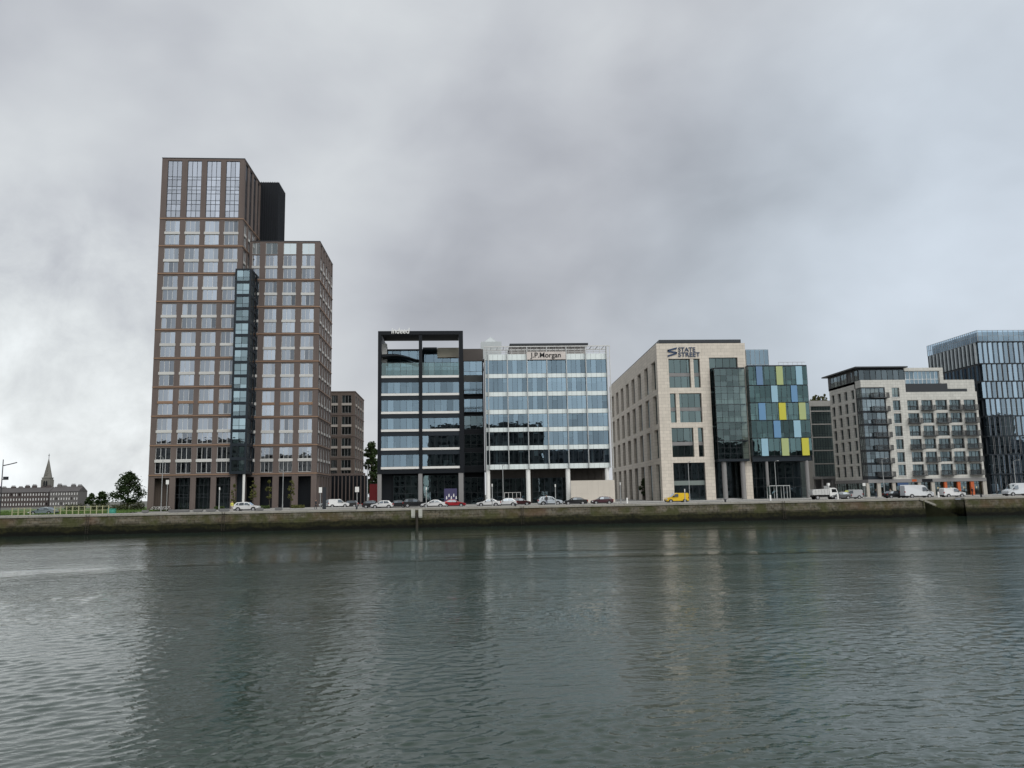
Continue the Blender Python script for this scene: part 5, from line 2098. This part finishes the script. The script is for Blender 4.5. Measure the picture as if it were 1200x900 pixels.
car('small_van', 793, Yp, -1, (.78, .50, .02), 'yellow van by the corner of the limestone office', 'van')
car('large_van', 1075, Yp + 2, 1, (.66, .68, .70), 'large white van at the foot of the balcony block', 'van')
car('small_van', 1116.5, Yp + 1, 1, WHT, 'small white van in front of the orange shop pillars', 'van')
car('large_van', 1194.5, Yp + 2, -1, (.66, .69, .72), 'white van cut off by the right edge of the picture', 'van')
car('small_van', 997, Yp + 5, -1, (.40, .41, .42), 'grey van left of the tall lamp post by the balcony block', 'van')
car('hatch', 984.5, Yp + 4, -1, GRY, 'dark car between the white lorry and the grey van')
car('hatch', 1049, Yp + 4, 1, BLK, 'black car half hidden behind the large white van')
car('small_van', 386.5, 178, -1, (.30, .31, .32), 'grey van on the side street beside the brick tower', 'van', group='vehicles on the side street')
car('small_van', 397.5, 177, 1, WHT, 'white van on the side street beside the brick tower', 'van', group='vehicles on the side street')
car('hatch', 409, 178, -1, BLK, 'black car behind the sign post on the side street', group='vehicles on the side street')
car('saloon', 51, 151, -1, (.17, .21, .23), 'grey blue car by the lawn at the left end of the quay')
# colour stripe details on the large van
o = PROTO['large_van']

# white tipper lorry
TL = empty('tipper_lorry', 'white tipper lorry with a raised beacon parked under the grey canopy', 'lorry', (x_at(965, 155, GZ), 155, GZ - .12), 0, 'vehicles parked along the quay')
b = MB()
b.box(-2.5, 2.4, -.5, .5, .55, .85)
part('chassis', b, M_PLAST, TL)
b = MB()
b.prism([(-2.6, .95), (.75, .95), (.75, 2.1), (-2.6, 2.0)], -1.0, 1.0, axis='y')
for k in range(6):
    b.box(-2.5 + k * .6, -2.4 + k * .6, -1.06, 1.06, 1.0, 2.0)
b.box(.7, .85, -1.02, 1.02, .95, 2.7)
part('tipper_body', b, pm('pale_lorry_body', (.55, .55, .54), .6, streak=.1), TL)
b = MB()
b.prism([(.95, .6), (2.55, .6), (2.6, 1.35), (2.3, 2.15), (1.9, 2.3), (.95, 2.3)], -.98, .98, axis='y')
cabo = part('cab', b, M_WHITE, TL)
for s_ in (-1, 1):
    b = MB()
    b.poly([(1.35, s_ * .985, 1.4), (2.4, s_ * .985, 1.4), (2.2, s_ * .985, 2.05), (1.35, s_ * .985, 2.05)])
    part('window', b, M_CARGLASS, cabo)
b = MB()
b.quad((2.59, -.85, 1.42), (2.59, .85, 1.42), (2.33, .85, 2.1), (2.33, -.85, 2.1))
part('windscreen', b, M_CARGLASS, cabo)
b = MB()
b.tube([(1.2, 0, 2.3), (1.2, 0, 3.2)], .14, 8)
b.box(1.0, 1.4, -.3, .3, 2.75, 3.25)
part('beacon_mast', b, M_WHITE, TL)
for x in (-1.6, 1.75):
    for s_ in (-1, 1):
        b = MB()
        b.tube([(0, -.13, 0), (0, .13, 0)], .42, 16)
        w_ = part('wheel', b, M_TYRE, TL, (x, s_ * .85, .42))
        b = MB()
        b.tube([(0, s_ * .12, 0), (0, s_ * .15, 0)], .25, 10)
        part('rim', b, M_RIM, w_)

# red lorry box glimpsed in the lane beside the black framed office
RL = empty('red_container', 'bright red container standing in the lane left of the black framed office', 'container', (x_at(433, 196), 196, GZ), 0)
cw_ = x_at(442, 196) - x_at(432.5, 196)
ch_ = on_y(437, 567, 196).z - GZ
b = MB()
b.box(0, cw_, 0, 6, .15, ch_)
for k in range(9):
    b.box(.1 + k * cw_ / 9.4, .22 + k * cw_ / 9.4, -.06, 0, .35, ch_ - .2)
part('box', b, pm('red_steel', (.26, .02, .025), .5, var=.12), RL)
b = MB()
b.box(-.04, cw_ + .04, -.08, 6.04, .0, .15)
b.box(-.04, cw_ + .04, -.08, 6.04, ch_, ch_ + .1)
part('frame', b, M_PLAST, RL)

# ------------------------------------------------------------------ lamp posts, signs and small street furniture


def lamp(px, pytop, Y, label, arm=1, group='tall lamp posts along the quay street', mat=M_RAIL):
    X = x_at(px, Y)
    h = on_y(px, pytop, Y).z - GZ
    o = empty('lamp_post', label, 'lamp post', (X, Y, GZ), 0, group)
    b = MB()
    b.tube([(0, 0, 0), (0, 0, 1.0), (0, 0, 1.02), (0, 0, h)], [.11, .11, .085, .06], 8)
    part('pole', b, mat, o)
    if arm:
        b = MB()
        b.tube([(0, 0, h - .1), (0, -.5, h + .05), (0, -1.1, h + .1)], .045, 6)
        part('arm', b, mat, o)
        b = MB()
        b.box(-.17, .17, -1.75, -1.0, h + .06, h + .18)
        part('lantern', b, mat, o)
    else:
        b = MB()
        b.tube([(0, 0, h - .5), (0, 0, h)], .11, 8)
        part('lantern', b, M_WHITE, o)
    return o


lamp(188.5, 536, 161, 'tall lamp post in front of the leftmost bay of the brick tower')
lamp(331, 552, 161, 'tall lamp post in front of the brick colonnade')
lamp(430.5, 546, 161, 'tall lamp post at the mouth of the lane beside the black framed office')
lamp(589.8, 546, 161, 'tall lamp post in front of the white banded office')
lamp(808.5, 542, 161, 'tall lamp post in front of the limestone office')
lamp(910.5, 541, 161, 'tall lamp post in front of the coloured panel office')
lamp(1037, 538, 161, 'tall lamp post in front of the balcony block')
lamp(1191.5, 540, 161, 'tall lamp post in front of the blue glass building')
for px, py, lb in ((256.5, 571, 'short lamp column in front of the brick tower'), (499.6, 571, 'short lamp column left of the red car'), (577, 567, 'short lamp column behind the white saloon'), (651.2, 567.5, 'short lamp column behind the pale blue white car'),
                   (727.6, 565, 'short lamp column right of the pale stone wall'), (803, 573, 'short lamp column just right of the yellow van')):
    lamp(px, py, 147.5, lb, 0, 'short lamp columns on the quay')
# lamp post just outside the left edge: two arms reach into the picture
o = empty('lamp_post', 'dark post with outstretched arms at the left edge of the picture', 'lamp post', (x_at(-1.5, 120, 0), 143, GZ))
o.location = (x_at(-.7, 143), 143, GZ)
ht_ = on_y(0, 538.5, 143).z - GZ
b = MB()
b.tube([(0, 0, 0), (0, 0, ht_)], [.10, .07], 8)
part('pole', b, M_FRAMED, o)
b = MB()
za = on_y(8, 545, 143).z - GZ
b.tube([(0, 0, za - .1), (1.2, 0, za + .15), (2.3, 0, za + .42)], .09, 6)
part('arm', b, M_FRAMED, o)
b = MB()
zb_ = on_y(4, 560, 143).z - GZ
b.tube([(0, 0, zb_ - .3), (.5, 0, zb_ - .2)], .06, 6)
b.box(.3, .95, -.25, .25, zb_ - .35, zb_ + .2)
part('lantern', b, M_FRAMED, o)


def sign_post(px, pytop, Y, label, hw_, ph_, mat, dark=False):
    X = x_at(px, Y)
    h = on_y(px, pytop, Y).z - GZ
    o = empty('sign_post', label, 'sign', (X, Y, GZ))
    b = MB()
    b.tube([(0, 0, 0), (0, 0, h - .05)], .06, 8)
    part('pole', b, M_RAIL, o)
    b = MB()
    b.box(-hw_, hw_, -.12, -.06, h - ph_, h)
    part('panel', b, mat, o)
    if dark:
        b = MB()
        b.box(hw_ + .1, hw_ + .75, -.1, .05, 0, h)
        part('display_board', b, M_FRAMED, o)
    return o


sign_post(375.3, 571, 148, 'white headed sign post beside a tall dark board on the quay', .28, 1.0, M_WHITE, True)
sign_post(418.3, 570.5, 148, 'white headed sign post with two legs on the quay', .36, .95, M_PALETRIM)
sign_post(1013.5, 566, 160, 'round white headed sign post beside the tall lamp by the balcony block', .3, .6, M_WHITE)
sign_post(195, 562.5, 170, 'small white sign hung high on a post before the leftmost brick bay', .3, .9, M_WHITE)

# bicycles parked before the leftmost bay
def bicycle(label, x, y, rz):
    o = empty('bicycle', label, 'bicycle', (x, y, GZ), rz, 'bicycles before the brick tower')
    for dx in (-.52, .52):
        b = MB()
        ring = [(dx + .33 * cos(2 * pi * k / 16), 0, .34 + .33 * sin(2 * pi * k / 16)) for k in range(17)]
        b.tube(ring, .028, 5, caps=False)
        for k in range(6):
            b.tube([(dx, 0, .34), (dx + .33 * cos(pi * k / 3), 0, .34 + .33 * sin(pi * k / 3))], .008, 4)
        part('wheel', b, M_TYRE, o)
    b = MB()
    P_ = dict(r=(-.52, 0, .34), f=(.52, 0, .34), c=(-.06, 0, .32), s=(-.2, 0, .82), h=(.38, 0, .86))
    for a, c in ('rc', 'rs', 'cs', 'ch', 'sh', 'fh'):
        b.tube([P_[a], P_[c]], .025, 5)
    part('frame', b, M_WHITE, o)
    b = MB()
    b.tube([(.36, 0, .86), (.34, 0, 1.02)], .02, 5)
    b.tube([(.34, -.25, 1.02), (.40, 0, 1.04), (.34, .25, 1.02)], .02, 5)
    part('handlebar', b, M_FRAMED, o)
    b = MB()
    b.prism([(-.34, -.05), (-.34, .05), (-.06, .015), (-.06, -.015)], .88, .94)
    b.tube([P_['s'], (-.21, 0, .9)], .02, 5)
    part('saddle', b, M_FRAMED, o)
    return o


xb0 = x_at(179.5, 171)
for k in range(5):
    bicycle(['bicycle at the left end of the cycle stand', 'second bicycle from the left in the cycle stand', 'middle bicycle in the cycle stand', 'fourth bicycle from the left in the cycle stand', 'bicycle at the right end of the cycle stand'][k], xb0 + k * .72, 171 + .25 * (k % 2), .5 + .2 * (k % 3))

# green cabinet and yellow green railing on the left quay
o = empty('utility_cabinet', 'small turquoise green cabinet at the right end of the yellow railing', 'cabinet', (x_at(130, 147), 147, GZ))
b = MB()
cz1 = on_y(130, 596.5, 147).z - GZ
b.box(-.62, .62, 0, .6, 0, cz1)
b.box(-.68, .68, -.05, .65, cz1, cz1 + .08)
part('case', b, pm('turquoise_paint', (.05, .27, .20), .6, var=.1), o)
b = MB()
b.box(-.52, -.03, -.03, .0, .15, cz1 - .12)
b.box(.03, .52, -.03, .0, .15, cz1 - .12)
part('door', b, pm('turquoise_door', (.06, .30, .23), .6, var=.1), o)
M_YEL = pm('faded_yellow_paint', (.33, .33, .20), .7, var=.2, fine=8)
rl = empty('railing', 'faded yellow post railing along the left end of the quay', 'railing', (x_at(14, 146), 146, GZ))
xe = x_at(127, 146) - x_at(14, 146)
zr_ = 1.45
n = 17
skip = (4, 5, 6)
for k in range(n):
    if k in skip:
        continue
    b = MB()
    x = xe * k / (n - 1)
    b.box(x - .07, x + .07, -.06, .06, 0, zr_ * (1 if k > 6 else .9))
    part('post', b, M_YEL, rl)
for zz in (.62, 1.28):
    b = MB()
    b.box(xe * 7 / 16, xe, -.03, .03, zz, zz + .07)
    b.box(0, xe * 3 / 16, -.03, .03, zz - .1, zz - .03)
    part('rail', b, M_YEL, rl)
# low stone seats along the edge in front of the tower
for k, (pa, pb) in enumerate(((166, 173), (197, 221), (226, 237), (241, 252), (256, 268), (300, 308), (322, 330))):
    X0_, X1_ = x_at(pa, 144), x_at(pb, 144)
    b = MB()
    b.box(0, X1_ - X0_, 0, .55, .1, .5)
    b.box(.15, X1_ - X0_ - .15, .08, .47, 0, .1)
    lb = ['shortest stone bench at the left end of the row on the quay', 'longest stone bench on the quay, below the left brick bays', 'stone bench on the quay below the third brick pier', 'stone bench on the quay below the right bays of the tower', 'stone bench on the quay left of the white off-road car',
          'stone bench on the quay just right of the white off-road car', 'stone bench on the quay below the brick colonnade'][k]
    tag(part('bench', b, pm('bench_stone', (.15, .15, .15), .9) if k == 0 else bpy.data.materials['bench_stone'], None, (X0_, 144, GZ)), lb, 'bench', 'low stone benches on the quay')
# bollards
for k, (px, lb) in enumerate(((903, 'white bollard left of the white framed shelter'), (1100, 'white bollard in front of the small white van'), (982, 'white bollard left of the dark car'), (735, 'white bollard right of the plum hatchback'))):
    b = MB()
    b.tube([(0, 0, 0), (0, 0, 1.0), (0, 0, 1.06)], [.16, .15, .06], 10)
    tag(part('bollard', b, M_WHITE, None, (x_at(px, 147), 147, GZ)), lb, 'bollard', 'white bollards on the quay')
# iron mooring posts on the coping
for k, (px, lb) in enumerate(((418, 'squat dark mooring bollard left of the white marker boards'), (604, 'squat dark mooring bollard below the white banded office'), (850, 'squat dark mooring bollard below the limestone office'), (1150, 'squat dark mooring bollard right of the quay steps'))):
    b = MB()
    b.tube([(0, 0, 0), (0, 0, .32), (0, 0, .36), (0, 0, .48), (0, 0, .52)], [.16, .14, .22, .22, .12], 10)
    tag(part('mooring_bollard', b, M_FRAMED, None, (x_at(px, 139.1), 139.1, GZ)), lb, 'bollard', 'iron mooring bollards')

# ------------------------------------------------------------------ people
M_SKIN = pm('skin', (.45, .27, .20), .6, var=.05)
M_HAIR = pm('dark_hair', (.03, .022, .018), .8)


def person(label, X, Y, rz, top, legs, step=.28, z=GZ):
    o = empty('person', label, 'person', (X, Y, z), rz)
    V = [(0, 0, .95), (0, 0, 1.15), (0, .01, 1.38), (0, .01, 1.50),
         (.10, 0, .90), (.10, -step * .45, .50), (.10, -step * .5 + .06, .09), (.10, -step * .5 - .10, .04),
         (-.10, 0, .90), (-.10, step * .28, .50), (-.10, step * .65, .10), (-.10, step * .65 - .16, .04),
         (.20, .01, 1.40), (.25, .06, 1.13), (.24, -.06, .90), (.235, -.10, .80),
         (-.20, .01, 1.40), (-.25, -.03, 1.13), (-.24, -.16, .92), (-.235, -.20, .82)]
    E = [(0, 1), (1, 2), (2, 3), (0, 4), (4, 5), (5, 6), (6, 7), (0, 8), (8, 9), (9, 10), (10, 11), (2, 12), (12, 13), (13, 14), (14, 15), (2, 16), (16, 17), (17, 18), (18, 19)]
    rad = [.135, .125, .145, .06, .09, .065, .045, .04, .09, .065, .045, .04, .062, .047, .036, .034, .062, .047, .036, .034]
    me = bpy.data.meshes.new('body')
    me.from_pydata(V, E, [])
    for mm in (top, legs):
        me.materials.append(mm)
    ob = inst('body', me, o)
    sk = ob.modifiers.new('skin', 'SKIN')
    for k, s_ in enumerate(me.skin_vertices[0].data):
        s_.radius = (rad[k], rad[k] * (.72 if k < 3 else 1))
        s_.use_root = k == 0
    ob.modifiers.new('sub', 'SUBSURF').levels = 2
    dg = bpy.context.evaluated_depsgraph_get()
    m2 = bpy.data.meshes.new_from_object(ob.evaluated_get(dg))
    ob.modifiers.clear()
    m2.name = 'body'
    m2.materials.clear()
    for mm in (top, legs, M_SKIN):
        m2.materials.append(mm)
    for p_ in m2.polygons:
        c = p_.center
        p_.material_index = 2 if (c.z > 1.47 or (abs(c.x) > .2 and c.z < .9)) else (1 if c.z < .93 else 0)
        p_.use_smooth = True
    ob.data = m2
    b = bmesh.new()
    bmesh.ops.create_uvsphere(b, u_segments=14, v_segments=10, radius=.105)
    for v in b.verts:
        v.co.z *= 1.22
        if v.co.y < -.06 and abs(v.co.x) < .03 and -.03 < v.co.z < .02:
            v.co.y -= .025
    hm = bpy.data.meshes.new('head')
    b.to_mesh(hm)
    b.free()
    hm.materials.append(M_SKIN)
    for p_ in hm.polygons:
        p_.use_smooth = True
    inst('head', hm, o, (0, -.01, 1.63))
    b = bmesh.new()
    bmesh.ops.create_uvsphere(b, u_segments=14, v_segments=10, radius=.115)
    bmesh.ops.delete(b, geom=[v for v in b.verts if v.co.z < -.03 or (v.co.y < -.05 and v.co.z < .06)], context='VERTS')
    for v in b.verts:
        v.co.z *= 1.2
    hm = bpy.data.meshes.new('hair')
    b.to_mesh(hm)
    b.free()
    hm.materials.append(M_HAIR)
    inst('hair', hm, o, (0, 0, 1.635))
    return o


C_HV = pm('hi_vis_cloth', (.62, .60, .12), .8)
C_DK = pm('dark_cloth', (.03, .032, .038), .9)
C_DN = pm('denim', (.06, .075, .11), .9)
C_PALE = pm('pale_cloth', (.45, .42, .38), .9)
person('person in a yellow vest and pale trousers walking left of the white off-road car', x_at(271.8, 147.5), 147.5, .5, C_HV, C_PALE)
person('person in dark clothes walking on the quay left of the white headed sign', x_at(370, 148), 148, 1.2, C_DK, C_DK)
person('person in dark clothes standing before the pale blue white car', x_at(640.5, 148.6), 148.6, .2, C_DK, C_DN, .1)

person('person in dark clothes walking just right of the round headed sign post', x_at(1027, 158), 158, 1.4, C_DK, C_DN)
person('person in pale top walking right of the tall lamp post by the balcony block', x_at(1044, 158.5), 158.5, -1.4, C_PALE, C_DK)
person('person in dark clothes passing the orange shop pillars', x_at(1140, 158.5), 158.5, 1.5, C_DK, C_DK)

# ------------------------------------------------------------------ the bank we stand on, mirrored in the windows opposite
b = MB()
b.quad((-400, -9, GZ), (400, -9, GZ), (400, -400, GZ), (-400, -400, GZ))
b.quad((-400, -9, -1), (400, -9, -1), (400, -9, GZ), (-400, -9, GZ))
tag(part('near_bank', b, M_PAVE), kind='structure')
NB = ((-150, -104, 31, M_CHURCH, 'grey stone riverside block on the near bank behind the viewer, furthest left'), (-103.5, -62, 24, M_STONE2, 'pale stone riverside block on the near bank behind the viewer'),
      (-58, -17, 14, M_CONC, 'low grey riverside block on the near bank straight behind the viewer'), (-14, 34, 37, M_CHURCH, 'tallest grey stone riverside block on the near bank behind the viewer'), (36, 74, 24, M_CONC, 'middling grey riverside block on the near bank behind the viewer'),
      (80, 106, 20, M_STONE2, 'pale stone riverside block on the near bank, second from the right'), (112, 150, 27, M_CONC, 'grey riverside block on the near bank, second from the far right end'), (150.5, 190, 21, M_CHURCH, 'grey stone riverside block on the near bank behind the viewer, furthest right'))
for x0_, x1_, h_, mt, lb in NB:
    o = empty('riverside_block', lb, 'building', (x1_, -42, GZ), pi)
    W_ = x1_ - x0_
    b = MB()
    n = int(W_ / 3.4)
    st = W_ / n
    xs = [0]
    for k in range(n):
        xs += [k * st + st * .25, k * st + st * .75]
    xs += [W_]
    zs = [0]
    z = .9
    while z + 2.6 < h_:
        zs += [z, z + 1.7]
        z += 3.3
    zs += [h_]
    b.grid(xs, zs, lambda i, j: i % 2 == 1 and j % 2 == 1, front, .3)
    b.quad((0, 0, h_), (W_, 0, h_), (W_, 15, h_), (0, 15, h_))
    b.quad((0, 0, 0), (0, 15, 0), (0, 15, h_), (0, 0, h_))
    b.quad((W_, 0, 0), (W_, 15, 0), (W_, 15, h_), (W_, 0, h_))
    part('wall', b, mt, o)
    b = MB()
    b.quad((.1, .3, 0), (W_ - .1, .3, 0), (W_ - .1, .3, h_ - .1), (.1, .3, h_ - .1))
    part('glazing', b, M_BLACK, o)
